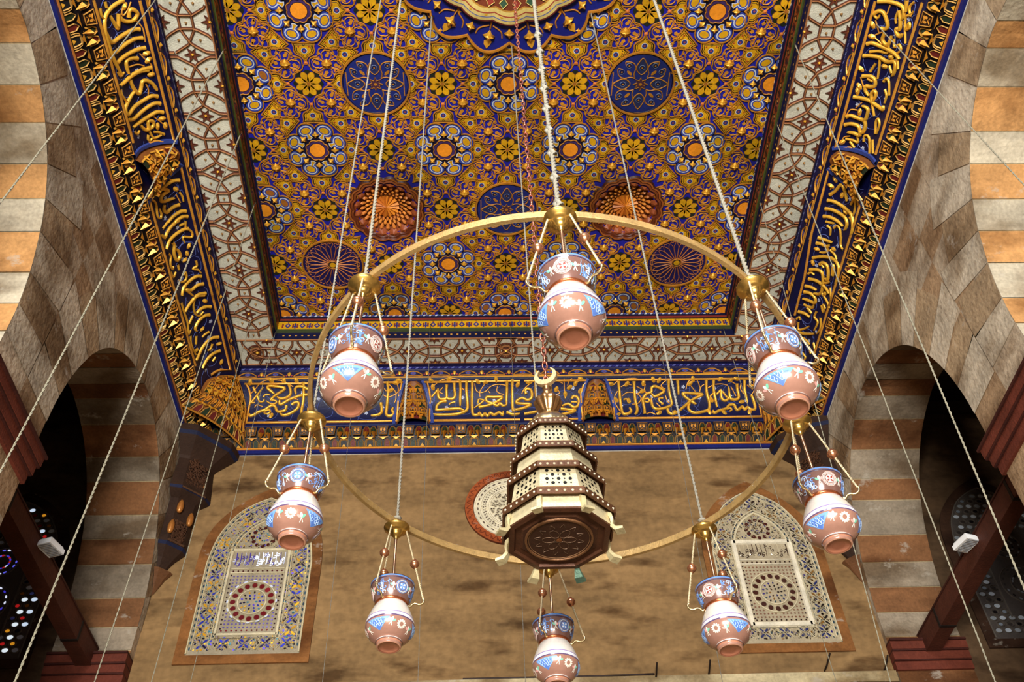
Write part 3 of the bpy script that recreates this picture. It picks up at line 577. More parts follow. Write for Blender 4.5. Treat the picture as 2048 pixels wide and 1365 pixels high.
# ------------------------------------------------------------------ cornice: string moulding, inscription hollow, stalactite band, blue fillet
def bez(n=24):
    A, C_, B = (.55, 9.65), (.26, 9.45), (.25, 9.1)
    return [tuple((1 - t) ** 2 * A[k] + 2 * t * (1 - t) * C_[k] + t * t * B[k] for k in (0, 1)) for t in [i / n for i in range(n + 1)]]
COVE = bez(); COVES = {W: SweepS(W, COVE) for W in 'FLR'}
STR = {'F': 'h-2407,8 -2405,270 -2411,485 -2425,654 -2410,748 -2359,760 -2330,691 -2341,587;h-2348,281 -2475,311 -2607,394 -2704,490 -2732,468 -2731,391;h-2348,168 -2415,116 -2488,110 -2522,165 -2509,279;h-2608,54 -2589,164 -2589,277 -2655,350 -2728,359 -2769,316;h-2854,389 -2796,295 -2662,153 -2742,111 -2869,89 -2899,129 -2850,200 -2803,263;m-2854,389 -2780,412 -2785,467 -2845,477 -2913,410;m-2956,108 -3036,269 -3100,406 -3112,450 -3066,440;m-3096,105 -3056,238;m-3036,301 -3006,419 -2953,420 -2941,366;m-2955,323 -2923,271 -2862,283;h-2564,504 -2519,450 -2472,462 -2481,584 -2562,697 -2658,754 -2714,706;h-2637,525 -2646,626 -2710,660 -2757,647 -2789,544 -2843,521 -2931,621 -3008,665 -3070,734 -3114,756 -3124,709;m-2930,644 -2865,622 -2849,668 -2886,714 -2934,690;t-3056,136 -2994,28 -2900,-29 -2793,-37 -2687,-6 -2608,54 -2549,114;t-3129,257 -3056,136;t-3067,561 -3037,495 -2955,541;d-2846,-23;d-2673,-6;d-2500,-8;d-3134,11;d-2830,756;t-2705,468 -2541,373 -2474,396;b-2338,-40 -2739,-40 -3211,-40 -3193,-14 -3156,134 -3129,299 -3129,417 -3146,582 -3149,815 -2785,823 -2322,827;h-1258,16 -1246,186 -1253,397 -1263,620 -1267,736 -1239,796 -1185,785 -1167,726 -1189,656 -1170,599;h-1346,483 -1330,618 -1334,711 -1379,769 -1472,791;t-1124,48 -1105,189 -1125,271 -1240,354 -1334,289;t-1232,86 -1146,240 -1139,399 -1158,486;t-1400,103 -1307,165 -1273,227;d-1141,57;d-1097,4;d-1206,207;h-1776,77 -1774,281 -1778,609 -1800,749;b-1747,-40 -1371,-40 -1015,-40 -1051,88 -1085,241 -1105,421 -1117,847 -1430,840 -2320,827;h-333,60 -331,202 -321,328 -348,403 -409,412 -439,379;h-438,98 -442,252 -439,379 -477,411 -530,410 -557,323 -557,167;m-557,198 -645,365;h-252,12 -246,203 -251,415 -251,594;h-160,14 -165,204 -156,417 -153,630 -200,723 -334,780 -535,787 -622,774;h-83,25 -84,206 -88,418 -86,643 -73,785 -13,799 14,751 48,824 88,765 121,826 162,754 215,803 283,745 330,806 338,722;h-443,456 -524,487 -571,565 -577,634 -570,668 -402,649 -268,640 -200,688;m-321,480 -389,512 -402,557;m-5,531 3,431 64,443 56,487 -59,632;h2,611 137,567 273,469 328,382 206,380 118,378 111,466 191,523 258,581 299,525 339,583 394,561;h398,32 397,214 388,427 390,561;h473,4 471,320 473,678 513,691;h391,735 471,797 571,781;t-49,84 -30,227 24,281 105,250 174,149 276,110 384,132;t139,251 166,294;t23,377 24,249 86,107;t269,140 255,243 288,296 356,329;t-638,156 -535,27 -427,-20 -333,-18 -252,2;t-483,303 -537,250 -489,158;t-226,173 -199,225;d-650,16;d-8,45;d103,57;d-628,156;d-400,-15;d249,10;b580,-40 -62,-40 -777,-40 -711,84 -679,216 -665,397 -668,609 -669,827 -133,838 569,848;h794,28 796,221 804,457;h663,324 650,260 671,208 725,230 744,325 730,422 675,454 608,409 539,463 525,518 606,542 721,556 672,612 570,668 495,678 483,632;h628,782 669,777 771,743 839,721;h1300,444 1315,389 1369,401 1394,501 1370,615 1315,637 1243,555 1153,610;m1285,510 1366,518;h1138,668 1232,694 1339,719 1242,777 1105,823 1065,810;h998,71 1000,276 1002,394;t602,323 644,197 753,67;t1195,5 1195,124 1200,312 1205,431;t1066,33 1121,63 1175,104;t1243,156 1257,65 1304,7;t1352,117 1427,18;t1092,226 1132,300 1091,342;d1352,107;d1427,18;d1086,225;d1270,187;d1207,333;d1419,263;d549,114;d699,76;b638,-40 1121,-35 1536,-24 1461,149 1425,337 1425,604 1428,848 1105,841 627,843;h1954,66 1965,293 1973,512 1983,733 2005,818 2067,807 2111,747 2089,664;h2172,70 2174,297 2184,516 2200,690 2184,785 2152,845;h2295,836 2298,692 2291,575 2289,462 2340,353 2410,311 2418,217 2474,186 2589,283 2532,357 2455,410 2409,333;m2302,474 2358,452 2376,509 2340,542 2308,507;h2659,57 2658,252 2679,469 2686,594 2621,663 2495,708 2429,671 2408,555 2409,442;h2624,710 2631,795 2683,832 2762,773 2913,576 2950,531 3015,464 3129,378 3033,355 2869,341 2860,384 2918,474 2983,554 3028,601;m2570,445 2515,455 2519,523 2564,580 2536,591;h2783,59 2789,202 2792,383;t2004,391 2067,316 2156,318 2237,373 2262,462 2217,562 2134,584;t1987,189 2063,139 2131,150;t2206,182 2301,278 2211,340;t1938,282 1894,411 1903,568 1961,756;t1885,146 1933,76 2008,37 2104,19 2200,20 2296,72;t2330,133 2315,278 2348,321;t2610,251 2549,167 2638,47;t2606,391 2629,513 2660,571;t2470,556 2525,661;t2316,837 2374,789 2444,839;d2070,128;d2303,112;d1913,477;d1844,125;d2495,804;d2089,503;d2522,60;d1923,828;d2706,796;d2287,288;d2440,44;m2015,479 2057,458 2109,515 2094,549;b2885,-9 2309,-12 1748,-16 1823,217 1860,410 1873,636 1874,864 2279,866 2849,867;h3187,56 3186,261 3198,423 3216,593 3191,734 3090,792 2993,814 2923,752 2917,657 2942,588;h3290,57 3289,263 3305,481 3318,689;h3618,143 3623,269 3637,443 3599,498 3545,497 3513,451 3500,203;h3492,451 3468,507 3420,517 3389,438 3392,265;m3392,275 3323,382;m3249,502 3239,413 3297,338;m3408,307 3471,451;h3728,64 3726,270 3740,444 3748,592;h3812,390 3834,491 3849,652 3833,747 3773,734 3743,686 3696,744 3669,672 3599,754 3576,718 3556,623 3487,633 3439,715 3339,761 3265,820 3250,759;m3445,727 3501,705 3511,753 3473,788;t3210,230 3273,179;t3314,159 3404,150 3486,182;t3534,214 3597,420;t3314,38 3438,39 3549,112 3597,153;t3680,144 3665,248 3709,378;t3762,177 3837,272;t3853,116 3864,273 3826,380;t3092,313 3107,218 3156,156;t2970,184 3030,312;t2900,256 2929,102 2998,43 3060,74 3100,238;d2957,138;d2998,43;d3383,49;d3528,71;d3611,47;d3880,86;d3831,209;d3671,556;d3249,502;d3758,806;d3402,811;d3199,794;b2887,-18 3437,-10 3920,-12 3914,200 3910,492 3910,853 3397,854 2852,867', 'L': 'h4026,296 4035,460 4059,637 4105,776 4221,859 4363,858 4486,837 4706,734;h4205,278 4144,241 4146,177 4196,125 4244,198 4243,315 4206,404 4161,425;h4129,442 4256,525 4218,565 4098,636;m3957,650 4022,653;h4358,152 4340,239 4345,397 4352,556 4356,730 4318,800 4216,837;h4454,144 4435,260 4441,411 4454,565 4460,729 4436,829;h4562,139 4550,249 4551,445 4556,644 4563,759 4499,849;h4639,309 4609,428 4610,539 4656,566 4742,564;h4785,122 4771,242 4773,405 4770,540;t4082,322 4132,377 4169,364 4133,266 4066,181;t4262,168 4362,100 4501,116;t4591,257 4679,185 4751,110 4831,112;t4682,516 4699,336 4743,230;m3985,810 4050,832 4097,786;d4086,304;d4621,144;d4695,144;b4071,61 4254,60 4505,65 4882,67;b3868,940 4109,950 4412,973 4625,977;h4800,181 4778,347 4783,556 4793,743 4783,865;h4804,568 4890,550 4975,493 4996,441 4938,377 4893,334 4901,252 4952,172 5019,131 5044,131;h5113,137 5083,235 5090,403 5097,635 5115,860 5038,896 5003,784 4944,555;h5202,122 5176,201 5181,353 5200,552 5207,709 5181,837 5139,882;h5309,113 5278,210 5285,378 5288,604 5278,819;h5413,440 5354,436 5332,400 5367,323 5412,354 5419,443 5405,529 5310,618;m4826,864 4894,865 4993,776;m5436,452 5530,409 5555,349 5553,236;m5560,186 5509,272 5477,384;m5479,487 5515,520 5553,486 5535,437;m5320,795 5382,750 5365,669;m4638,813 4708,763 4698,659;t4925,283 4994,260 5052,284;t5308,297 5393,204 5465,131;d4855,155;d5372,156;d5437,264;d5465,131;b4826,61 5068,56 5356,55 5697,96 5652,201 5588,375 5575,525;b4585,971 4828,979 5086,970 5413,1002;h6169,125 6143,241 6147,397 6151,563;h6152,580 6177,468 6232,380 6236,545 6283,606 6326,514 6354,301;h6472,236 6461,319 6462,431 6469,542 6408,592 6361,549;h6590,148 6563,233 6568,408 6594,595;h6667,141 6640,226 6647,372 6679,475;m6158,867 6252,758 6399,805 6466,744 6436,683 6347,702;m6303,184 6379,143 6451,146;t6315,248 6450,203;t6088,318 6149,220;d6258,226;d6040,248;b6806,86 6370,63 5991,65 5996,186 6019,339 6074,602 6104,936 6249,958 6456,966;h6829,185 6807,276 6807,458 6819,673 6869,820;m6736,236 6730,351;h6657,320 6664,482 6694,653 6722,776 6636,853;m6586,554 6606,758;m6710,190 6792,220 6888,134 6958,158 6900,326 6987,321;h6858,602 6924,568 7007,634 7130,612 7110,496 7035,508 6978,562;m6938,801 7010,739 7090,824 7176,791 7153,750;h7553,167 7519,259 7521,434 7539,618 7605,745;h7676,160 7649,281 7656,464 7583,584 7750,442;h7827,160 7791,279 7789,396 7804,500;m7387,553 7368,475 7432,473 7473,544 7438,658 7380,684;m7290,189 7378,195 7388,290 7443,192 7503,151;m7163,887 7273,844 7251,729;m7192,610 7269,616;d7055,255;d7141,329;d7205,415;b6735,83 7094,87 7497,89 7962,92;b6440,888 6866,928 7340,936 7557,960;h7842,196 7795,359 7813,530 7847,782;h8060,128 8020,231 8010,371 8022,474;m7821,431 7879,492 8016,506 8092,406 8068,305;h8173,191 8143,290 8151,448 8203,603 8266,597;m8421,293 8414,398 8422,486;h8582,128 8542,250 8544,403 8577,582 8613,739 8624,859;m8631,282 8687,364 8679,444;h8809,161 8786,309 8798,498 8846,716;m7681,812 7843,806 8027,787 8164,869 8161,756;m8230,807 8343,869 8555,804;m8019,581 8061,760;m8328,631 8424,712;m8867,294 8898,385;d7931,213;d8307,434;d8688,149;d8998,194;d8508,743;b7887,74 8440,73 9207,59 9114,247 9087,394 9082,518;b7514,930 8007,953 8348,943 8670,867', 'R': 'h4056,84 4023,285 4021,512 4082,589 4138,585;h4200,79 4194,76 4154,125 4145,199 4181,267 4263,351 4311,308 4301,239;m4200,79 4225,146 4176,173;h3942,565 4049,622;m4069,466 4152,453 4204,495;h4074,469 4147,551 4235,594 4253,525 4293,563 4301,653 4255,680;h4335,342 4404,321 4443,374 4442,458 4335,472;h4518,95 4489,171 4489,318 4489,473 4494,669 4508,794;m4587,172 4546,324 4523,492 4439,469;h4651,90 4627,200 4605,377 4611,531 4567,706 4641,763 4711,750;m4611,380 4740,424 4828,446;m4791,274 4676,331;m3906,753 3984,661 4047,723 3992,791;m4047,787 4082,659 4159,670 4328,819;m4207,721 4129,756 4165,802 4213,742;m4352,533 4431,597 4382,680 4417,755 4467,696;m4637,603 4693,703;m4519,735 4608,825;d4303,102;d4423,143;d4795,109;d4544,585;d4669,512;t4147,282 4053,289;t4248,127 4365,238;t4404,174 4328,317;t4426,193 4464,340;b4056,13 4434,24 4941,50;b3871,839 4201,869 4684,894;h4871,164 4839,300 4853,402 4913,434 4948,354 4963,269 5013,291 5046,378;m4875,262 4880,379;h5126,115 5109,245 5095,404 5102,569 5096,758 5053,742;h5085,462 5015,412 4970,452 4996,506 5069,494;m5109,476 5226,602;h5376,91 5347,152 5342,283 5331,424 5274,447 5193,430 5186,303;h5337,428 5386,481 5473,460 5478,397;h5477,99 5440,190 5426,322 5459,387 5523,419 5529,297 5546,180;m5635,183 5614,313 5610,425 5543,378;m5560,537 5499,517 5475,591 5510,662 5639,754;m5390,750 5271,680 5224,714 5270,785 5380,779;m5473,722 5603,845;m4823,583 4780,614 4793,701 4912,811;m4894,660 4936,741 5021,753;m5643,266 5690,387;t5678,135 5622,145 5580,250;t5356,83 5281,125 5258,245;t5240,204 5148,286;t4884,139 4979,232;d5047,154;d5267,294;d5685,138;d4989,162;b4888,24 5378,52 5814,51 5754,165 5713,310 5712,438;b4662,860 5059,882 5578,910;h6385,178 6312,256 6199,331 6232,427 6344,563;m6197,730 6351,670;m6197,730 6362,816 6444,817;m6225,834 6269,897;h6472,166 6449,265 6444,450 6446,660 6464,790 6561,921 6661,939;h6589,165 6563,276 6551,476 6553,640 6606,732 6697,717;h6698,172 6670,283 6661,473 6670,643;m6752,242 6732,351 6709,438;m6504,738 6517,856 6607,913;m6776,442 6718,503 6747,602 6852,687;m6797,287 6810,373 6891,411;t6254,150 6316,163;t6158,203 6101,312;d6168,196;d6317,414;d6269,156;d6207,563;d6480,595;b7073,102 6588,85 6061,67 6080,302 6149,609 6172,953 6469,992 6708,988;h7007,182 6995,318 6967,509;h7096,180 7074,272 7064,420 7012,439;m7064,420 7123,449 7172,369 7191,295;h7319,191 7254,322 7187,513 7153,710 7183,869 7278,929 7396,929;m7082,506 7092,650 7125,732;h7355,367 7313,405 7300,525 7362,612 7469,659 7488,577;m7338,388 7365,478;h7502,198 7454,325 7443,469 7552,560 7670,591 7756,549 7795,419;h7642,226 7608,364 7596,567 7610,824;h7767,197 7739,321 7726,466;h7861,206 7831,331 7847,477 7918,513 7944,365 7963,219;m8043,291 8021,481 7946,494;m8065,359 8100,503;m8203,216 8157,353;m7571,187 7534,237 7540,320;m7368,735 7223,677 7276,755 7359,772;m7547,612 7459,756;m6803,671 6909,724 6930,826;m7715,617 7744,858 7768,967;m7924,775 7837,737 7849,841;m7535,789 7644,935;d7172,222;d7384,216;d7034,579;d7678,693;b6995,107 7628,133 8274,150;b6696,971 7235,1006 7773,1039;h8194,205 8168,345 8165,489;m8316,210 8267,254 8300,288;m8342,262 8462,310 8387,443 8288,553;m8058,389 8096,506;m7996,619 8112,598 8131,737 8286,705;h8511,307 8453,501 8317,761;m8545,442 8530,569 8539,700;m7869,694 7929,806 7837,810;m8035,775 8160,874 8287,814;m8046,273 8019,443 7957,514;m8763,521 8775,681 8851,661;m8458,788 8508,915;m8638,806 8576,691;b7599,1028 8161,1050 8565,1024'}
TXT = c(226, 172, 54); TXT2 = c(226, 160, 60)
TOP = [(.58, 9.95), (.60, 9.93), (.60, 9.905), (.575, 9.895), (.575, 9.86), (.60, 9.85), (.60, 9.815), (.585, 9.80), (.57, 9.70), (.575, 9.69), (.57, 9.672), (.55, 9.65)]
TOPC = [GILT, c(48, 26, 36), c(16, 14, 48), c(20, 20, 70), c(16, 14, 48), c(20, 19, 70), c(24, 20, 60), c(26, 23, 54), c(200, 140, 44), c(200, 140, 44), NAVY]
LOW = [(.25, 9.1), (.245, 9.085), (.20, 9.06), (.05, 8.87), (.06, 8.865), (.06, 8.845), (.045, 8.84), (.045, 8.785), (.008, 8.784), (.0, 8.778)]
LOWC = [c(22, 32, 74), c(16, 22, 56), c(24, 20, 22), c(210, 140, 52), c(210, 140, 52), c(150, 90, 40), c(22, 30, 96), c(22, 30, 96), c(180, 178, 170)]
RED = c(92, 30, 26); GREEN = c(32, 44, 28)

def muqarnas_unit(mb, S, u, w, flip):
    """one repeat of the stalactite band: hanging leaf pair beside a little painted plate, nested arches below"""
    a = u; h = w / 2
    # upper row, left half: leaf pair with two gilded drops
    for sg in (-1, 1):
        x = a + h * .5 + sg * h * .26
        fan(mb, S, x, .26, ell(x, .24, h * .20, .20, n=12), RED if (sg > 0) ^ flip else GREEN, .020, top=.055)
        line(mb, S, [(x - h * .24, .46), (x - h * .22, .20), (x - h * .10, .06), (x + h * .10, .06), (x + h * .22, .20), (x + h * .24, .46)], h * .10, .025, c(210, 150, 60), .02, m=1)
        tip = S.pt(x + sg * h * .10, .64, .05); b_ = [S.pt(x + dx * h, vv, hh) for dx, vv, hh in ((-.17, .30, .035), (.0, .26, .085), (.17, .30, .035))]
        mb.face([b_[0], b_[1], tip], c(204, 142, 42), 1); mb.face([b_[1], b_[2], tip], c(172, 104, 32), 1)
    fan(mb, S, a + h * .5, .30, [(a + h * .42, .1), (a + h * .5, .55), (a + h * .58, .1)], c(60, 70, 50), .018, top=.05)
    # upper row, right half: plate
    x = a + h * 1.5
    pl = [(x - h * .40, .02), (x + h * .40, .02), (x + h * .28, .42), (x - h * .28, .42)]
    P = [S.pt(p, q, .055) for p, q in pl]; B = [S.pt(p, q, .0) for p, q in pl]
    mb.face(P, c(46, 28, 18)); mb.grid([B, P], c(40, 26, 20), 0, False, True)
    line(mb, S, [(p, q) for p, q in pl], h * .07, .012, c(196, 140, 60), .055, True, m=1)
    for dx in (-.13, .13): fan(mb, S, x + dx * h, .19, ell(x + dx * h, .19, h * .08, .07, n=8), c(206, 140, 50), .058)
    line(mb, S, [(x - h * .2, .09), (x, .14), (x + h * .2, .09)], h * .06, .01, c(206, 140, 50), .056)
    line(mb, S, [(x - h * .16, .36), (x, .28), (x + h * .16, .36)], h * .06, .01, c(206, 140, 50), .056)
    # gilded ledge between the rows
    for x in (a + h * .5, a + h * 1.5):
        fan(mb, S, x, .56, [(x - h * .42, .53), (x + h * .42, .53), (x + h * .20, .57), (x, .66), (x - h * .20, .57)], c(200, 134, 40), .024, 1)
    # lower row: nested arches and coloured niches
    x = a + h * .5
    for k, (rr, col) in enumerate(((.40, c(40, 44, 40)), (.27, c(24, 26, 30)))):
        o = [(x - rr * h, 1.0), (x - rr * h, .82), (x - rr * .8 * h, .68), (x - rr * .3 * h, .62 + .05 * k), (x + rr * .3 * h, .62 + .05 * k), (x + rr * .8 * h, .68), (x + rr * h, .82), (x + rr * h, 1.0)]
        poly(mb, S, o, col, .006 + .004 * k); line(mb, S, o, h * .075, .012, c(206, 160, 84), .006 + .004 * k, m=1)
    fan(mb, S, x, .95, [(x - h * .16, 1.0), (x, .86), (x + h * .16, 1.0)], c(206, 150, 44), .014)
    for sg, col in ((-1, GREEN if flip else RED), (1, RED if flip else GREEN)):
        x = a + h * 1.5 + sg * h * .30
        o = [(x - h * .18, 1.0), (x - h * .19, .75), (x, .60), (x + h * .19, .75), (x + h * .18, 1.0)]
        poly(mb, S, o, col, .006); line(mb, S, o, h * .06, .012, c(206, 160, 84), .006, m=1)

def pendant_rows(mb, at, n, rows=5, tmax=1.0):
    """tiers of gilded niches and drops over a bracket; at(a, t, h): a in -1..1 across, t 0 top..1 bottom"""
    for r in range(rows):
        t0 = .06 + (tmax - .06) * r / rows; t1 = t0 + (tmax - .06) / rows; k = n[r]
        for q in range(k):
            a = (-1 + (2 * q + 1) / k) * .93; wd = .93 / k
            col = (RED, GREEN, c(120, 70, 30))[(q + r) % 3]
            if r % 2 == 0:
                rim = [at(a - wd * .8, t1, .008), at(a - wd * .8, t0 + (t1 - t0) * .35, .02), at(a, t0, .03), at(a + wd * .8, t0 + (t1 - t0) * .35, .02), at(a + wd * .8, t1, .008)]
                mb.face(rim, col); mb.stroke(rim, at.n, .020, .018, c(226, 164, 60), 1)
                ap = at(a, t0 + (t1 - t0) * .36, .085)
                for sg in (-1, 1):
                    tip = at(a + sg * wd * .45, t1 + .03, .075)
                    mb.face([at(a + sg * wd * .75, t0 + (t1 - t0) * .5, .02), ap, tip], GILT, 1); mb.face([ap, at(a + sg * wd * .1, t0 + (t1 - t0) * .55, .02), tip], c(190, 120, 36), 1)
            else:
                rim = [at(a - wd * .7, t1 - .01, .012), at(a - wd * .75, t0 + .06, .02), at(a, t0 + .01, .03), at(a + wd * .75, t0 + .06, .02), at(a + wd * .7, t1 - .01, .012)]
                mb.face(rim, c(70, 50, 40)); mb.stroke(rim, at.n, .018, .016, c(220, 156, 56), 1)
                mb.stroke([at(a - wd, t1, .02), at(a, t1 + .02, .045), at(a + wd, t1, .02)], at.n, .024, .02, GILT, 1)
                ce = at(a, (t0 + t1) / 2 + .02, .05)
                for sg in (-1, 1): mb.face([ce, at(a + sg * wd * .4, t0 + .05, .02), at(a + sg * wd * .4, t1 - .02, .02)], c(206, 140, 44), 1)

# centre lines and half widths (top, bottom) of the brackets that part the inscription panels
BRK = {'F': [(-.893, .085, .225), (1.645, .085, .225)], 'L': [(5.845, .11, .26)], 'R': [(5.935, .10, .24)]}
for W in 'FLR':
    mb = MB()
    sweep(mb, W, TOP, TOPC); sweep(mb, W, COVE, [c(10, 13, 56)], sm=True); sweep(mb, W, LOW, LOWC)
    lo, hi = urange(W, None, .6, False); lo = lo if W == 'F' else 2.8
    Sx = lambda a, b_, pr=TOP: SweepS(W, [pr[a], pr[b_]])
    twist(mb, Sx(4, 5), lo, hi, .0, 1, .05, [PALE, c(60, 60, 130)], .006)
    twist(mb, Sx(5, 6), lo, hi, .0, .9, .05, [c(90, 96, 160), c(40, 40, 110)], .006)
    S = Sx(7, 8); u = lo + .1; k = 0
    while u < hi - .1:                                   # gilded floral string
        line(mb, S, smooth([(u - .13, .85), (u - .06, .25), (u, .15), (u + .06, .25), (u + .13, .85), (u, .80)], 3, True), .016, .012, c(216, 150, 50), 0, True, m=1)
        fan(mb, S, u, .5, ell(u, .5, .04, .22, n=10), c(60, 76, 150), .004); fan(mb, S, u, .5, ell(u, .5, .018, .1, n=8), c(120, 60, 60), .006)
        fan(mb, S, u + .19, .45, ell(u + .19, .45, .026, .34, n=10), GILT, .006, 1, top=.03)
        for q in (.155, .225): fan(mb, S, u + q, .7, ell(u + q, .7, .014, .14, n=6), c(150, 60, 60), .005)
        u += .38
    cor = mb.build({'F': 'trim_3', 'L': 'trim_4', 'R': 'trim_5'}[W], [PAINT2, GOLD]); tag(cor, kind='structure')
    # inscription, traced stroke by stroke on the hollow
    S = COVES[W]; ins = MB(); rnd = random.Random(3)
    widths = {'h': (.041, .028), 'm': (.028, .020), 't': (.014, .010), 'b': (.030, .018)}
    for item in STR[W].split(';'):
        k = item[0]; pts = [tuple(float(q) / 1000 for q in p.split(',')) for p in item[1:].split()]
        pts = [(u, max(-.03, min(1.03, v))) for u, v in pts]
        if k == 'b': pts = [(u, .045 if v < .13 else .93 if v > .78 else v) for u, v in pts]
        if k == 'd':
            u, v = pts[0]; fan(ins, S, u, v, loc2(S, u, v, ell(0, 0, .045, .028, rnd.uniform(0, 3), 10)), TXT, .010, 0, top=.038); continue
        w, hh = widths[k]
        sp = pts if k == 'b' else smooth(pts, 4)
        if len(sp) < 2: continue
        n_ = len(sp); ww = w
        if k in 'hm': ww = [w * (.62 + .55 * max(0, 1 - i / 3.0) + .38 * min(1, i / 4, (n_ - 1 - i) / 4)) for i in range(n_)]
        if k == 'h': ww[-1] = w * .35
        line(ins, S, sp, ww, hh, TXT if k in 'hm' else TXT2, .003, False, 0, HALF if k in 'hm' else FLAT, True)
    # pale scrolls painted on the blue behind the letters
    scr = MB(); u = lo + .3
    while u < hi - .3:
        for q in range(2):
            cu, cv, ph_ = u + rnd.uniform(-.1, .1), rnd.uniform(.3, .7), rnd.uniform(0, 6)
            pts = loc2(S, cu, cv, [((.05 + .02 * t) * math.cos(ph_ + t * .5), (.05 + .02 * t) * math.sin(ph_ + t * .5)) for t in range(0, 9)])
            pts = [(a, max(.1, min(.88, b_))) for a, b_ in pts]
            line(scr, S, pts, .006, .003, c(84, 100, 168), .002)
        fu, fv = u + .12, rnd.uniform(.2, .8)
        for q in range(5): fan(scr, S, fu, fv, loc2(S, fu, fv, ell(.018 * math.cos(q * 1.256), .018 * math.sin(q * 1.256), .009, n=6)), c(186, 196, 220), .004)
        u += .22
    ins.build('inscription', [GOLD], cor, (0, 0, 0)); scr.build('painted_scroll', [PAINT2], cor, (0, 0, 0))
    # stalactite band
    mq = MB(); S = SweepS(W, [(.235, 9.085), (.06, 8.87)]); l2, h2 = urange(W, None, .2, False); l2 = l2 if W == 'F' else 3.0
    n_ = int((h2 - l2) / .345); w = (h2 - l2) / n_
    for k in range(n_): muqarnas_unit(mq, S, l2 + k * w, w, k % 2 == 0)
    mq.build('stalactite_band', [PAINT2, GOLD], cor, (0, 0, 0))
    for uc, wt, wb in BRK[W]:                            # brackets between the panels
        br = MB(); S = COVES[W]
        class At:
            def __call__(s, a, t, h):
                hw_ = (wt + (wb - wt) * min(1, t * 1.25) ** .7) if t > 0 else .04; e = .03 + .10 * t
                v = .02 + 1.0 * t; p = S.pt(uc + a * hw_, min(1.02, v), 0); n_ = S.nr(uc, min(1, v))
                return p + n_ * (e * math.sqrt(max(0, 1 - a * a)) + h)
        at = At(); at.n = S.nr(uc, .6)
        br.grid([[at(-1 + q / 6, t / 12, 0) for q in range(13)] for t in range(13)], c(120, 70, 30), 0, True)
        for sg in (-1, 1):                               # blue edge of the neighbouring panel
            br.stroke([S.pt(uc + sg * ((wt + (wb - wt) * min(1, t / 12 * 1.25) ** .7) + .035), .02 + t / 12 * .98, .002) for t in range(13)], S.nr(uc, .5), .055, .022, c(46, 62, 128), 0, prof=FLAT)
        pendant_rows(br, at, [2, 2, 3, 3, 4])
        br.build('stalactite_bracket', [PAINT2, GOLD], cor, (0, 0, 0))

# rounded stalactite corners where the hollows meet
for sgn, W, ua, ub in ((-1, 'L', 9.10, -3.16), (1, 'R', 9.10, 3.93)):
    br = MB(); SA, SF = COVES[W], COVES['F']; cx = -3.88 if W == 'L' else 4.64
    class Ac:
        def __call__(s, a, t, h):
            g = (a + 1) / 2; tt = min(1, t); k = .45 + .55 * min(1, tt * 1.6) ** .7
            A = SA.pt(9.55 + (ua - 9.55) * k, .02 + tt, .0) if t <= 1 else SA.xyz(ua, .25 - (t - 1) * .9, 9.1 - (t - 1) * 1.0)
            ux = cx - sgn * .46; B = SF.pt(ux + (ub - ux) * k, .02 + tt, .0) if t <= 1 else SF.xyz(ub, .25 - (t - 1) * .9, 9.1 - (t - 1) * 1.0)
            P = A.lerp(B, g); d = Vector((-sgn, -1, 0)).normalized()
            n_ = Vector((-sgn * math.cos(g * pi / 2), -math.sin(g * pi / 2), -.4)).normalized()
            return P + d * (math.sin(g * pi) * (.03 + .05 * tt)) + n_ * h
    at = Ac(); at.n = Vector((-sgn, -1, -.5)).normalized()
    br.grid([[at(-1 + q / 8, t / 12 * 1.22, 0) for q in range(17)] for t in range(13)], c(130, 78, 32), 0, True)
    pendant_rows(br, at, [4, 5, 6, 7, 8, 9], 6, 1.1)
    for q in range(9):
        a = -1 + (2 * q + 1) / 9
        o = [at(a - .08, 1.22, .02), at(a - .08, 1.16, .025), at(a, 1.11, .03), at(a + .08, 1.16, .025), at(a + .08, 1.22, .02)]
        br.face(o, (GREEN, RED)[q % 2]); br.stroke(o, at.n, .014, .012, c(210, 160, 84), 1)
    br.stroke([at(-1 + q / 8, 1.23, .005) for q in range(17)], at.n, .03, .02, c(206, 140, 52), 1)
    o = br.build('stalactite_corner', [PAINT2, GOLD], bpy.data.objects['trim_4' if W == 'L' else 'trim_5'], (0, 0, 0))

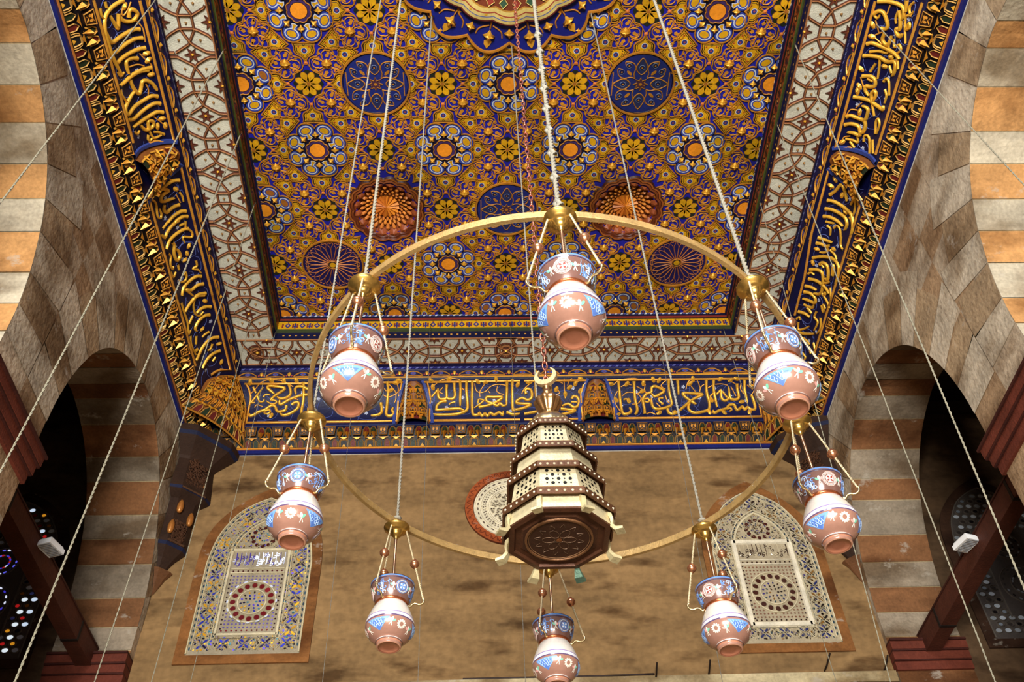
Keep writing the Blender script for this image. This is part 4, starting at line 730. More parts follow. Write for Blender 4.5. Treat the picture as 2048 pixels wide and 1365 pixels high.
# ------------------------------------------------------------------ walls
ARCH = [(1.70, 5.45), (1.70, 6.2), (1.665, 6.55), (1.60, 6.85), (1.50, 7.13), (1.40, 7.35), (1.22, 7.62), (1.0, 7.83), (.70, 8.02), (.40, 8.13), (.15, 8.18), (0, 8.20)]
def arch_curve():
    right = smooth(ARCH, 3); return [(-w, z) for w, z in right] + [(w, z) for w, z in right[::-1][1:]]
AC = arch_curve()
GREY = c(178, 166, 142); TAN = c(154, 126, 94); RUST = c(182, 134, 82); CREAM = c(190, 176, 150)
FACE = c(178, 160, 134)
rnd = random.Random(11)
def side_wall(name, X, out, centres):
    """arcade wall: face towards the hall, arches cut through it, striped soffits and jambs"""
    mb = MB(); T = .87; Xb = X + out * T; zt = 9.93
    ys = [Y0]
    for yc in centres:
        a, b_ = yc - 1.70, yc + 1.70
        y = ys[-1]
        if a > y:
            z = -1.6                                      # pier in courses
            for k in range(30):
                z2 = min(zt, z + .39); 
                for q, yy in enumerate((y, (y + a) / 2)):
                    mb.face([(X, yy, z), (X, yy + (a - y) / 2, z), (X, yy + (a - y) / 2, z2), (X, yy, z2)], var(FACE if (k + q) % 2 else TAN, .1))
                mb.face([(Xb, y, z), (Xb, a, z), (Xb, a, z2), (Xb, y, z2)], GREY)
                z = z2
                if z >= zt: break
        for p, q in zip(AC, AC[1:]):                      # wall over the arch
            if abs(p[0] - q[0]) > 1e-6:
                for XX in (X, Xb): mb.face([(XX, yc + p[0], p[1]), (XX, yc + q[0], q[1]), (XX, yc + q[0], zt), (XX, yc + p[0], zt)], FACE)
        # soffit in courses: measured along the curve
        L_ = [0]
        for p, q in zip(AC, AC[1:]): L_.append(L_[-1] + math.hypot(p[0] - q[0], p[1] - q[1]))
        tot = L_[-1]; nv = 21; cuts_ = [0] + [tot * (k + rnd.uniform(-.16, .16)) / nv for k in range(1, nv)] + [tot]
        def at(s):
            s = max(0, min(tot - 1e-6, s)); k = 0
            while L_[k + 1] <= s: k += 1
            a_ = (s - L_[k]) / (L_[k + 1] - L_[k]); p, q = AC[k], AC[k + 1]
            return p[0] + (q[0] - p[0]) * a_, p[1] + (q[1] - p[1]) * a_, (q[0] - p[0], q[1] - p[1])
        for k in range(nv):
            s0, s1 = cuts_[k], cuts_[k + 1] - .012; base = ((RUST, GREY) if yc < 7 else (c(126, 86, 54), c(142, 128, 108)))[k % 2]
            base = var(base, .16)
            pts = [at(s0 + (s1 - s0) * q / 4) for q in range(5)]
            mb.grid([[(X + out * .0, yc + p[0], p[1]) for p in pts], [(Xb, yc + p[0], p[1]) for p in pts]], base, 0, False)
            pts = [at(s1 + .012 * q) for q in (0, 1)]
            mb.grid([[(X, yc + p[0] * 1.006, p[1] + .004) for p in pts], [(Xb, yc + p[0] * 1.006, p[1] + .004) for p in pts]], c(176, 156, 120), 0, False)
            # voussoir on the face, a finger proud of the plaster
            if s0 > .6 and s1 < tot - .6:
                dep = .62 if k % 2 else .80; fp = [at(s0 + (s1 - s0) * q / 3) for q in range(4)]; fo = []
                for p in fp:
                    t = Vector((p[2][0], p[2][1])).normalized(); nx, nz = -t.y, t.x
                    y_, z_ = p[0] + nx * dep, p[1] + nz * dep
                    fo.append((max(-2.24, min(2.24, y_)), min(8.76, z_)))
                colr = var(c(160, 136, 104) if k % 2 else c(182, 168, 144), .10)
                top = [(X - out * .006, yc + p[0], p[1]) for p in fp]; bot = [(X - out * .006, yc + p[0], p[1]) for p in fo]
                if name == 'wall_left' or True:
                    ok = all(abs(o[1] - Y0) >= 0 and o[1] < 10.0 for o in bot)
                    bot = [(o[0], min(9.99, max(Y0, o[1])), o[2]) for o in bot]
                    mb.grid([top, bot], colr, 0, False)
        for sgy in (-1, 1):                                # jambs below the springing
            z = -1.6; k = 0
            while z < 5.45:
                z2 = min(5.45, z + .34); yj = yc + sgy * 1.70
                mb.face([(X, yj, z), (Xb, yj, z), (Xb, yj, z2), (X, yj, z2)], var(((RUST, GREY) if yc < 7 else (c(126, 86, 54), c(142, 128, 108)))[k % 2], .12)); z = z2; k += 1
        ys.append(b_)
    y, a = ys[-1], 10.01
    mb.face([(X, y, -1.6), (X, a, -1.6), (X, a, zt), (X, y, zt)], FACE); mb.face([(Xb, y, -1.6), (Xb, a, -1.6), (Xb, a, zt), (Xb, y, zt)], FACE)
    return tag(mb.build(name, [STONE]), kind='structure')
CY = {'L': (-.81, 3.68, 8.17), 'R': (-.80, 3.75, 8.24)}
side_wall('wall_left', -3.88, -1, CY['L']); side_wall('wall_right', 4.64, 1, CY['R'])
mb = MB(); PL = c(130, 102, 66)
mb.face([(-3.88, 10.01, -1.6), (4.64, 10.01, -1.6), (4.64, 10.01, 9.95), (-3.88, 10.01, 9.95)], PL)
tag(mb.build('wall_far', [PLASTER]), kind='structure')
for nm, x0, x1 in (('wall_aisle_left', -9.0, -3.88), ('wall_aisle_right', 4.64, 9.8)):
    mb = MB(); D = c(84, 64, 44)  # plaster darkened in its colour to stand for the aisle's shade
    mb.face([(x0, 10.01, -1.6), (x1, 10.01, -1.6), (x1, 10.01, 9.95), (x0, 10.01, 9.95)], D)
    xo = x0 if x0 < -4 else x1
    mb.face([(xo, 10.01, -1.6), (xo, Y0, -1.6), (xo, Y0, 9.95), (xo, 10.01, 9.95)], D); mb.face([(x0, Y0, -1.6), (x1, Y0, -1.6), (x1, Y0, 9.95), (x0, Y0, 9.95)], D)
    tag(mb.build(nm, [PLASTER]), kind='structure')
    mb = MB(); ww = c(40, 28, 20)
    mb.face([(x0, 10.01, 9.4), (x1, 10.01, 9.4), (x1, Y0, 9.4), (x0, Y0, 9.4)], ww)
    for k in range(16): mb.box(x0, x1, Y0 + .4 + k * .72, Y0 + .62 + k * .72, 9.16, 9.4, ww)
    tag(mb.build('ceiling_aisle_' + nm[-4:].strip('_').replace('ight', 'right').replace('rright', 'right'), [WOOD]), kind='structure')
mb = MB(); mb.face([(-9, -9, -1.6), (9.8, -9, -1.6), (9.8, 10.01, -1.6), (-9, 10.01, -1.6)], c(196, 180, 154))
tag(mb.build('floor', [STONE]), kind='structure')
mb = MB(); mb.box(-3.86, 4.62, 9.93, 10.005, 5.30, 5.425, c(186, 170, 132)); tag(mb.build('trim_10', [STONE]), kind='structure')

# impost mouldings of red wood on the piers
k = 11
for W, X, out in (('L', -3.88, -1), ('R', 4.64, 1)):
    cs = CY[W]
    for y0, y1 in ((cs[2] + 1.70, 10.0), (cs[1] + 1.70, cs[2] - 1.70), (cs[0] + 1.70, cs[1] - 1.70)):
        mb = MB()
        for i, (z0, z1, e) in enumerate(((5.42, 5.52, .03), (5.52, 5.535, .05), (5.535, 5.63, .055), (5.63, 5.65, .075), (5.65, 5.745, .08), (5.745, 5.77, .10))):
            xa, xb = sorted((X - out * e, X + out * (.87 + e)))
            if y1 > 9.9: xa, xb = sorted((X - out * .005, X + out * .87))
            mb.box(xa, xb, y0 - e, (y1 + e) if y1 < 9.9 else 10.0, z0, z1, c(98, 46, 32) if i % 2 == 0 else c(60, 27, 20))
        tag(mb.build('trim_%d' % k, [WOOD]), kind='structure'); k += 1

# ------------------------------------------------------------------ stucco windows
def outline(hw, z0, prof, n=3):
    r = smooth(prof, n); return [(hw, z0)] + r + [(-w, z) for w, z in r[::-1][1:]] + [(-hw, z0)]
W_IN = [(.64, 7.05), (.605, 7.3), (.55, 7.5), (.47, 7.66), (.36, 7.82), (.18, 7.96), (0, 8.05)]
W_OUT = [(.755, 7.05), (.735, 7.3), (.68, 7.52), (.585, 7.70), (.42, 7.90), (.22, 8.07), (0, 8.20)]
def half_w(z, prof):
    if z <= prof[0][1]: return prof[0][0]
    for (w0, z0), (w1, z1) in zip(prof, prof[1:]):
        if z0 <= z <= z1: return w0 + (w1 - w0) * (z - z0) / (z1 - z0)
    return 0
wn = [0]
CRM = c(196, 184, 150)
def window(cx, style, seed):
    rnd = random.Random(seed); wn[0] += 1
    root = empty('window_%d' % wn[0], (cx, 10.01, EYE)); tag(root, kind='structure')
    lit = style == 'dots_lit'
    S = FlatS((0, -.012, 0), (1, 0, 0), (0, 0, 1), (0, -1, 0))
    o, i_ = outline(.755, 5.71, W_OUT), outline(.64, 5.82, W_IN)
    fr = MB(); fc = c(126, 82, 42) if style in ('lit', 'pale') else c(64, 42, 28)  # aisle frames darker: the dimness of the aisle is put into their colour
    fr.grid([[S.pt(u, v, .012) for u, v in o], [S.pt(u, v, .012) for u, v in i_]], fc, 0, False, True)
    fr.grid([[S.pt(u, v, .012) for u, v in i_], [S.pt(u, v, -.005) for u, v in i_]], c(80, 46, 28), 0, False, True)
    fr.grid([[S.pt(u, v, .012) for u, v in o], [S.pt(u, v, -.01) for u, v in o]], fc, 0, False, True)
    fr.build('window_frame', [STONE], root)
    pc = {'lit': c(146, 134, 110), 'pale': c(160, 146, 118)}.get(style, c(74, 66, 60))
    gr = MB(); gl = MB(); fan(gr, S, 0, 6.8, i_, pc, .0)
    pal_left = [c(40, 50, 150), c(196, 140, 30), c(36, 30, 30), c(60, 120, 140), c(30, 30, 60), c(214, 166, 50), c(90, 70, 190)]
    pal_dim = [c(40, 46, 90), c(120, 84, 40), c(30, 26, 24), c(50, 70, 76), c(34, 28, 26), c(70, 50, 36), c(52, 44, 110)]
    pal = pal_left if style == 'lit' else pal_dim
    ribc = CRM if style == 'pale' else c(186, 172, 134) if style == 'lit' else c(96, 88, 78)
    def glow(x, z):                                       # where daylight comes through the left window most
        return 1 if style == 'lit' and (x > .12 or z < 6.15) and z < 7.15 and rnd.random() < .38 else 0
    def piece(x, z, rx, rz, rot, col, h=.006, n=8):
        fan(gl, S, x, z, ell(x, z, rx, rz, rot, n), col, h, glow(x, z))
    def rail(pts, w=.018, h=.016, closed=False, col=ribc): line(gr, S, pts, w, h, col, 0, closed, prof=FLAT)
    def dashes(pts, step, rx, rz, col):
        acc = 0
        for a, b_ in zip(pts, pts[1:]):
            d = math.hypot(b_[0] - a[0], b_[1] - a[1]); t = step - acc
            while t < d:
                piece(a[0] + (b_[0] - a[0]) * t / d, a[1] + (b_[1] - a[1]) * t / d, rx, rz, math.atan2(b_[1] - a[1], b_[0] - a[0]), col); t += step
            acc = d - (t - step)
    if style in ('lit', 'pale'):
        sc_ = lambda k, z0: outline(.64 * k, z0, [(w * k, 7.05 + (z - 7.05) * k) for w, z in W_IN])
        rail(sc_(.985, 5.835), .02); rail(sc_(.91, 5.885), .012); dashes(sc_(.945, 5.86), .075, .022, .010, c(40, 60, 70))
        inner = outline(.385, 6.02, [(.385, 7.1), (.36, 7.3), (.30, 7.45), (.20, 7.58), (.10, 7.66), (0, 7.72)])
        inner2 = [(x * .90, 6.05 + (z - 6.05) * .975) for x, z in inner]
        rail(inner, .014, closed=True); rail(inner2, .018 if style == 'lit' else .03, closed=True); dashes([(x * .95, z) for x, z in inner], .07, .020, .009, c(40, 60, 70))
        # leaf crosses in the border
        z = 5.96; row = 0
        while z < 7.95:
            w = half_w(z, W_IN) * .90
            xs_ = [q for q in (-.50, .50) if abs(q) < w - .03] if 6.0 < z < 7.25 else ([q * .235 for q in range(-2, 3) if abs(q * .235) < w - .06])
            for x in xs_:
                if 7.25 <= z < 7.76 and abs(x) < half_w(z, [(.42, 7.2), (.36, 7.45), (.18, 7.66), (0, 7.80)]): continue
                for a in (pi / 4, 3 * pi / 4, 5 * pi / 4, 7 * pi / 4):
                    piece(x + .045 * math.cos(a), z + .052 * math.sin(a), .034, .013, a, pal[row % 2 if rnd.random() < .7 else 4], n=8)
                    line(gr, S, ell(x + .045 * math.cos(a), z + .052 * math.sin(a), .040, .019, a, 8), .008, .012, ribc, 0, True)
                for a in (0, pi / 2, pi, 3 * pi / 2):
                    piece(x + .078 * math.cos(a), z + .072 * math.sin(a), .013, .016, a, rnd.choice(pal), n=6)
                    piece(x + .03 * math.cos(a), z + .03 * math.sin(a), .010, .008, a, rnd.choice(pal), n=6)
                piece(x, z, .012, .012, 0, pal[2], n=6)
                for a in (-.095, .095): rail(smooth([(x + a, z - .07), (x + a * .6, z), (x + a, z + .07)], 3), .008, .012)
            z += .155; row += 1
        for k in range(2400):                               # the close mesh of small lights between
            x, z = rnd.uniform(-.6, .6), rnd.uniform(5.88, 7.98)
            if abs(x) > half_w(z, W_IN) * .89: continue
            if abs(x) < .36 and 6.05 < z < 7.27: continue
            a = rnd.choice((.6, -.6, 2.2, 0, 1.57)); col = rnd.choice(pal + [c(60, 50, 40), c(110, 88, 60), c(44, 38, 36)])
            fan(gl, S, x, z, ell(x, z, rnd.uniform(.008, .018), rnd.uniform(.005, .009), a, 6), col, .004, glow(x, z) if k % 2 else 0)
            if k % 3 == 0: line(gr, S, smooth([(x - .03, z - .012), (x, z + .015), (x + .03, z - .012)], 2), .007, .011, ribc, 0)
        # rectangular frame, script panel and roundel
        fw_ = .03 if style == 'lit' else .055
        fcol = CRM if style == 'lit' else c(216, 206, 180)
        for pts in ([(-.35, 7.23), (.35, 7.23)], [(-.35, 6.07), (.35, 6.07)], [(-.35, 6.05), (-.35, 7.25)], [(.35, 6.05), (.35, 7.25)]):
            line(gr, S, pts, fw_ * 1.2, .022, fcol, 0, prof=FLAT)
        for z in (6.96, 6.90): line(gr, S, [(-.32, z), (.32, z)], .014, .018, fcol, 0, prof=FLAT)
        for k in range(11): piece(-.29 + k * .058, 6.93, .011, .011, 0, c(60, 20, 24) if style == 'lit' else c(44, 28, 24)); piece(-.29 + k * .058, 6.125, .011, .011, 0, c(90, 24, 30) if style == 'lit' else c(44, 28, 24))
        for k in range(13): piece(-.305, 6.15 + k * .06, .011, .011, 0, c(40, 24, 30)); piece(.305, 6.15 + k * .06, .011, .011, 0, c(40, 24, 30))
        # panel of script: standing letters and curls
        for k in range(46):
            x, z = -.30 + .0133 * k, rnd.uniform(7.02, 7.17); m_ = 1 if style == 'lit' and k > 18 and rnd.random() < .7 else 0
            col = (c(206, 214, 236) if m_ or k % 3 == 0 else c(70, 56, 150)) if style == 'lit' else rnd.choice((c(84, 66, 52), c(60, 46, 38), c(196, 182, 150)))
            if k % 4 == 1: pts = [(x, 7.195), (x + .004, 7.10), (x - .003, 7.02)]
            else:
                q = rnd.uniform(-.4, .4); pts = [(x - .022, z - .012 + .02 * q), (x - .006, z - .02), (x + .012, z), (x + .004, z + .016), (x - .010, z + .008)]
            line(gl, S, smooth(pts, 3), rnd.uniform(.008, .014), .004, col, .006, m=m_)
        # spandrel texture of tiny holes
        for a in range(13):
            for b_ in range(16):
                x, z = -.27 + a * .045, 6.165 + b_ * .046
                if math.hypot(x, z - 6.50) > .29: piece(x, z, .013, .012, 0, (c(96, 84, 150) if style == 'lit' else c(120, 84, 66)), n=5)
        for rr in (.275, .165): line(gr, S, ell(0, 6.50, rr, n=36), .016, .018, CRM, 0, True, prof=FLAT)
        for k in range(16):
            a = 2 * pi * k / 16
            piece(.225 * math.cos(a), 6.50 + .225 * math.sin(a), .034, .030, a, c(96, 20, 28) if style == 'lit' else c(60, 30, 24), n=10)
            line(gr, S, ell(.225 * math.cos(a), 6.50 + .225 * math.sin(a), .040, .036, a, 10), .009, .014, ribc, 0, True)
            if style == 'lit':
                fan(gl, S, .285 * math.cos(a), 6.5 + .285 * math.sin(a), ell(.285 * math.cos(a), 6.5 + .285 * math.sin(a), .026, .010, a + pi / 2, 8), c(196, 206, 226), .02, 0)
        for r_, n_ in ((.13, 14), (.09, 10), (.05, 6)):
            for k in range(n_):
                a = 2 * pi * k / n_ + r_; piece(r_ * math.cos(a), 6.5 + r_ * math.sin(a), .016, .011, a, rnd.choice(pal), n=6)
        # little roundel in the arch head
        for rr in (.175, .10): line(gr, S, ell(0, 7.43, rr, n=28), .010, .014, ribc, 0, True)
        for k in range(12):
            a = 2 * pi * k / 12; piece(.138 * math.cos(a), 7.43 + .138 * math.sin(a), .027, .025, a, c(60, 20, 24), n=9)
        for k in range(14):
            a = 2 * pi * k / 14; piece(.06 * math.cos(a), 7.43 + .06 * math.sin(a), .012, .010, a, rnd.choice(pal), n=6)
    else:                                                 # aisle windows: rows of round lights in the border, rosettes within
        sc_ = lambda k, z0: outline(.64 * k, z0, [(w * k, 7.05 + (z - 7.05) * k) for w, z in W_IN])
        rail(sc_(.985, 5.835), .02)
        z = 5.93; row = 0
        wl = [c(220, 232, 240), c(200, 216, 236), c(160, 24, 24), c(196, 130, 30), c(30, 30, 60)] if lit else [c(196, 206, 214), c(150, 156, 160), c(30, 26, 26), c(60, 54, 50), c(130, 140, 150)]
        while z < 7.95:
            w = half_w(z, W_IN); full = z < 6.1 or z > 7.35
            for q in range(-5, 6):
                x = q * .112 + (.056 if row % 2 else 0)
                if abs(x) > w - .05 or (not full and abs(x) < .36): continue
                col = wl[(row // 1 + abs(q)) % 2] if row % 2 == 0 else wl[2 + (row // 2 + abs(q)) % 3]
                fan(gl, S, x, z, ell(x, z, .037 if row % 2 == 0 else .026, .027 if row % 2 == 0 else .021, 0, 10), col, .006, 1 if lit and rnd.random() < (.8 if z < 7.4 else .4) else 0)
                line(gr, S, ell(x, z, .045, .034, 0, 10), .010, .014, ribc, 0, True)
            z += .082; row += 1
        for zc, r0 in ((6.55, .27), (7.12, .20)):
            for rr in (r0, r0 * .55):
                line(gr, S, ell(0, zc, rr, n=28), .014, .014, ribc, 0, True)
                for k in range(18):
                    a = 2 * pi * k / 18; x, z = rr * .86 * math.cos(a), zc + rr * .86 * math.sin(a)
                    fan(gl, S, x, z, ell(x, z, .022, .012, a + pi / 2, 7), rnd.choice([c(90, 90, 220), c(220, 226, 250), c(60, 50, 190), c(160, 30, 40)]) if lit else rnd.choice([c(70, 66, 64), c(150, 156, 160), c(40, 36, 36)]), .006, 1 if lit and rnd.random() < .8 else 0)
        for x in (-.33, .33): rail([(x, 6.1), (x, 7.3)], .02)
    gr.build('stucco_grille', [STUCCO], root); gl.build('coloured_glass', [GLASS, LITGLASS], root)
    return root
window(-2.68, 'lit', 1); window(3.515, 'pale', 2); window(-5.78, 'dots_lit', 3); window(6.58, 'dots', 4)
# round window behind the lantern
root = empty('window_5', (.40, 10.01, EYE + 7.84)); tag(root, kind='structure'); wn[0] = 5
S = FlatS((0, -.012, 0), (1, 0, 0), (0, 0, 1), (0, -1, 0))
fr = MB(); gr = MB(); gl = MB()
fr.grid([[S.pt(u, v, h) for u, v in ell(0, 0, r, n=64)] for r, h in ((.59, -.01), (.585, .02), (.485, .024), (.47, -.005))], [c(150, 78, 38)] and (lambda i, j: c(150, 74, 36) if i == 1 else c(110, 56, 30)), 0, False, True)
for k in range(40):
    a = 2 * pi * k / 40
    line(fr, S, smooth([((.535 + .03 * math.sin(q * 1.5)) * math.cos(a + q * .03), (.535 + .03 * math.sin(q * 1.5)) * math.sin(a + q * .03)) for q in range(6)], 2), .010, .006, c(110, 50, 26), .022)
fan(gr, S, 0, 0, ell(0, 0, .475, n=64), c(206, 196, 166), 0)
for r in (.46, .385, .29, .27): line(gr, S, ell(0, 0, r, n=56), .016, .014, c(216, 206, 178), 0, True, prof=FLAT)
rnd = random.Random(5)
for r, n_, rx, rz in ((.42, 34, .024, .010), (.35, 52, .011, .011), (.325, 52, .010, .010)):
    for k in range(n_):
        a = 2 * pi * k / n_ + r; x, z = r * math.cos(a), r * math.sin(a); fan(gl, S, x, z, ell(x, z, rx, rz, a + pi / 2, 7), c(90, 76, 66), .005)
for k in range(190):
    r = .25 * math.sqrt(rnd.random()); a = rnd.random() * 6.283; x, z = r * math.cos(a), r * math.sin(a)
    fan(gl, S, x, z, ell(x, z, .014, .008, rnd.random() * 3, 6), c(50, 40, 36), .005)
    line(gr, S, ell(x, z, .02, .013, a, 6), .006, .01, c(200, 188, 160), 0, True)
for k in range(8):
    a = k * pi / 4; line(gr, S, ell(.34 * math.cos(a), .34 * math.sin(a), .035, n=10), .010, .014, c(216, 206, 178), 0, True)
fr.build('window_frame', [STONE], root); gr.build('stucco_grille', [STUCCO], root); gl.build('coloured_glass', [GLASS], root)
# ------------------------------------------------------------------ wooden corner consoles under the cornice
LV = [(8.80, .66), (8.70, .655), (8.66, .62), (8.48, .40), (8.44, .38), (7.97, .43), (7.93, .42), (7.86, .30), (7.56, .28), (7.22, .29), (7.17, .285), (7.06, .17), (6.95, .10), (6.90, .19), (6.82, .12), (6.62, .02)]
for sgn, lab in ((-1, 'left'), (1, 'right')):
    root = empty('corner_console', (-3.88 if sgn < 0 else 4.64, 10.01, EYE))
    tag(root, 'dark carved wooden corner console under the cornice, %s of the far wall' % lab, 'bracket', 'carved corner consoles')
    mb = MB(); e = .012; s = -sgn
    rows = [[(s * e, -w, z), (s * w * .36, -w * .92, z), (s * w * .64, -w * .64, z), (s * w * .92, -w * .36, z), (s * w, -e, z)] for z, w in LV]
    dk, bl = c(48, 31, 21), c(24, 28, 52)
    mb.grid(rows, lambda i, j: bl if i in (1, 5, 9) else (c(96, 62, 36) if i in (12, 13, 14) else dk), 0, False)
    cv = mb; rnd = random.Random(2)                        # carved arabesque on the main faces
    for k in range(150):
        z = rnd.choice((rnd.uniform(8.02, 8.42), rnd.uniform(7.25, 7.52), rnd.uniform(8.02, 8.42))); w = .40 if z > 8 else .285
        w = .40 if 8.0 < z < 8.46 else .285 if z < 8 else .52
        g = rnd.uniform(.1, .9); a = Vector((s * w * .36, -w * .92, z)).lerp(Vector((s * w * .92, -w * .36, z)), g); n_ = Vector((s, -1, 0)).normalized(); ex = Vector((s, 1, 0)).normalized()
        if z > 8.46: continue
        ph_ = rnd.uniform(0, 6); pts = [a + n_ * .012 + ex * (.035 * math.cos(ph_ + q * .8) * (1 - q / 10)) + Vector((0, 0, .035 * math.sin(ph_ + q * .8) * (1 - q / 10))) for q in range(7)]
        cv.stroke(pts, n_, .011, .012, c(76, 48, 31))
    for z, w in ((8.40, .385), (7.95, .43), (7.54, .282), (7.24, .292)):   # carved borders of the two faces
        q = [Vector((s * w * f, -w * g, z)) for f, g in ((.36, .92), (.64, .64), (.92, .36))]; n_ = Vector((s, -1, 0)).normalized()
        mb.stroke([p + n_ * .008 for p in q], n_, .03, .014, c(76, 50, 32))
    mb.build('console_body', [WOOD], root)
    for (x, y, z) in ((.10, -.30, 8.14), (.30, -.12, 8.10), (.12, -.22, 7.74), (.24, -.10, 7.62), (.08, -.24, 7.42)):
        dr = MB(); dr.lathe([(.0, .11), (.018, .095), (.035, .05), (.042, 0), (.036, -.06), (.02, -.09), (0, -.095)], c(176, 112, 50), 0, 12)
        dr.build('gilded_drop', [GOLD], root, (s * (x + .03), y - .03, z))

# ------------------------------------------------------------------ tie beams and the floodlights clamped to them
for W, x, y0, y1, lab in (('L', -4.33, 6.47, 9.87, 'left'), ('R', 5.10, 6.54, 9.94, 'right')):
    mb = MB(); mb.box(-.085, .085, y0, y1, -.10, .12, c(74, 38, 26)); mb.box(-.095, .095, y0, y1, .12, .14, c(58, 28, 20))
    for yy in (y0 + .6, y1 - .6): mb.box(-.09, .09, yy, yy + .04, -.105, .13, c(30, 22, 18))
    o = mb.build('tie_beam', [WOOD], None, (x, 0, EYE + 5.72))
    tag(o, 'dark red wooden tie beam across the %s arch, from pier to wall' % lab, 'beam', 'arch tie beams')
    s = 1 if W == 'L' else -1
    root = empty('floodlight', (x + s * .178, 7.88 if W == 'L' else 8.06, EYE + 5.76), R(18) * -s); tag(root, 'white floodlight with slotted cooling fins on the %s tie beam' % lab, 'lamp', 'floodlights on the tie beams')
    mb = MB(); mb.box(-.08, .08, -.11, .11, -.015, .035, c(226, 226, 222)); mb.box(-.065, .065, -.095, .095, .035, .06, c(210, 210, 206)); mb.build('housing', [WHITE], root)
    mb = MB()
    for k in range(9): mb.box(-.06, .065, -.098 + k * .023, -.090 + k * .023, -.020, -.0145, c(120, 122, 126))
    mb.build('cooling_slots', [WHITE], root)
    mb = MB(); mb.box(-s * .083 - .006, -s * .083 + .003, -.03, .03, -.01, .03, c(60, 60, 60)); mb.build('clamp', [WHITE], root)

# iron spikes in the far wall just over the ledge
for x, z, dx, lab in ((3.85, 5.54, .08, 'under the right arched window, left of the pair'), (4.50, 5.50, .06, 'nearest the right corner of the far wall'), (2.52, 5.49, .03, 'left of the right arched window'), (1.93, 5.47, .02, 'at the right end of the iron rail')):
    mb = MB(); mb.tube([(0, .02, 0), (0, -.10, .0), (dx * .5, -.20, .10)], .010, c(40, 28, 22), 0, 6)
    o = mb.build('iron_spike', [DULLMETAL], None, (x, 10.0, EYE + z - .06)); tag(o, 'dark iron spike in the far wall, ' + lab, 'spike', 'iron wall spikes')

mb = MB(); mb.tube([(0, 0, 0), (1.55, 0, 0), (2.12, 0, .012)], .011, c(44, 28, 20), 0, 6)
for k in range(4): mb.tube([(.08 + k * .66, .075, .0), (.08 + k * .66, 0, .0)], .008, c(44, 28, 20), 0, 5)
o = mb.build('iron_rail', [DULLMETAL], None, (-.20, 9.935, EYE + 5.435)); tag(o, 'thin dark iron rail low on the far wall, under the lantern', 'rail')

# ------------------------------------------------------------------ ring chandelier
RC, RR, TX, TY, PH = (.3834, 3.6443), 1.2389, -.04517, -.01574, R(-91.25915)
def ring_pos(i):
    a = PH + i * pi / 4; x, y = RR * math.cos(a), RR * math.sin(a)
    return Vector((RC[0] + x, RC[1] + y, 3.4 + TX * x + TY * y + EYE))
root = empty('ring_chandelier', (RC[0], RC[1], EYE + 3.4))
tag(root, 'large brass ring chandelier hung on eight white ropes from the painted ceiling', 'chandelier')
rows = []
for k in range(144):
    a = 2 * pi * k / 144; co, si = math.cos(a), math.sin(a); row = []
    for dr, dz in ((-.010, .012), (-.012, .016), (-.012, .050), (-.008, .056), (.008, .056), (.012, .050), (.012, .016), (.010, .012)):
        x, y = (RR + dr) * co, (RR + dr) * si; row.append((x, y, TX * x + TY * y + dz))
    rows.append(row)
mb = MB(); mb.grid(rows, c(178, 144, 88), 0, False, True, True); rnd = random.Random(4)
for k in range(420):                                      # flaking dust along the rim
    a = rnd.uniform(0, 2 * pi); co, si = math.cos(a), math.sin(a); r_ = RR + rnd.choice((-.012, .012, .0)); z = TX * r_ * co + TY * r_ * si + (.057 if r_ == RR else rnd.uniform(.03, .056)); s_ = rnd.uniform(.002, .006)
    p = Vector((r_ * co, r_ * si, z)); t = Vector((-si, co, 0)); q = Vector((co, si, 0))
    o_ = p + q * (.003 if r_ > RR else -.003 if r_ < RR else 0) + Vector((0, 0, .002)); mb.face([p - t * s_, p + Vector((0, 0, s_)), o_], c(206, 200, 186), 1); mb.face([p + t * s_ * 1.4, p + Vector((0, 0, s_)), o_], c(206, 200, 186), 1)
mb.build('brass_ring', [DULLMETAL, STUCCO], root)
def twisted(mb, a, b_, rad, wire, pitch, col, n=4, strands=2, m=0):
    a, b_ = Vector(a), Vector(b_); ax = (b_ - a); L_ = ax.length; ax.normalize(); e1 = ax.orthogonal().normalized(); e2 = ax.cross(e1); N = max(8, int(L_ / pitch * 6))
    for s in range(strands):
        mb.tube([a + ax * (L_ * k / N) + (e1 * math.cos(2 * pi * (k / 6 + s / strands)) + e2 * math.sin(2 * pi * (k / 6 + s / strands))) * rad for k in range(N + 1)], wire, col, m, n)
ZT = 10.37 - 3.4
for i in range(8):
    p = ring_pos(i) - Vector((RC[0], RC[1], EYE + 3.4)); thick = (.0100, .0095, .006, .0070, .006, .0070, .0058, .0075)[i]
    mb = MB(); twisted(mb, p + Vector((0, 0, .05)), (p.x, p.y, ZT - .02), thick * .55, thick * .75, .055, c(138, 132, 116), 5)
    if i == 0:                                            # the front rope is knotted in braids
        for k in range(9):
            z = p.z + .12 + k * .21; mb.tube([Vector((p.x + .016 * math.cos(q * 1.05), p.y + .016 * math.sin(q * 1.05), z + .02 * math.sin(q * 2.1))) for q in range(6)], .010, c(150, 145, 130), 0, 5, True, True)
    mb.tube([p + Vector((.014 * math.cos(q * 1.05), .014 * math.sin(q * 1.05), .066)) for q in range(6)], .012, c(146, 140, 124), 0, 5, True, True)
    mb.build('suspension_rope', [ROPE], root)
    mb = MB(); mb.tube([(p.x, p.y, ZT), (p.x, p.y, ZT - .03), (p.x + .02, p.y, ZT - .045), (p.x + .02, p.y, ZT - .07), (p.x, p.y, ZT - .08), (p.x - .012, p.y, ZT - .065)], .006, c(60, 46, 36), 0, 6); mb.build('ceiling_hook', [DULLMETAL], root)

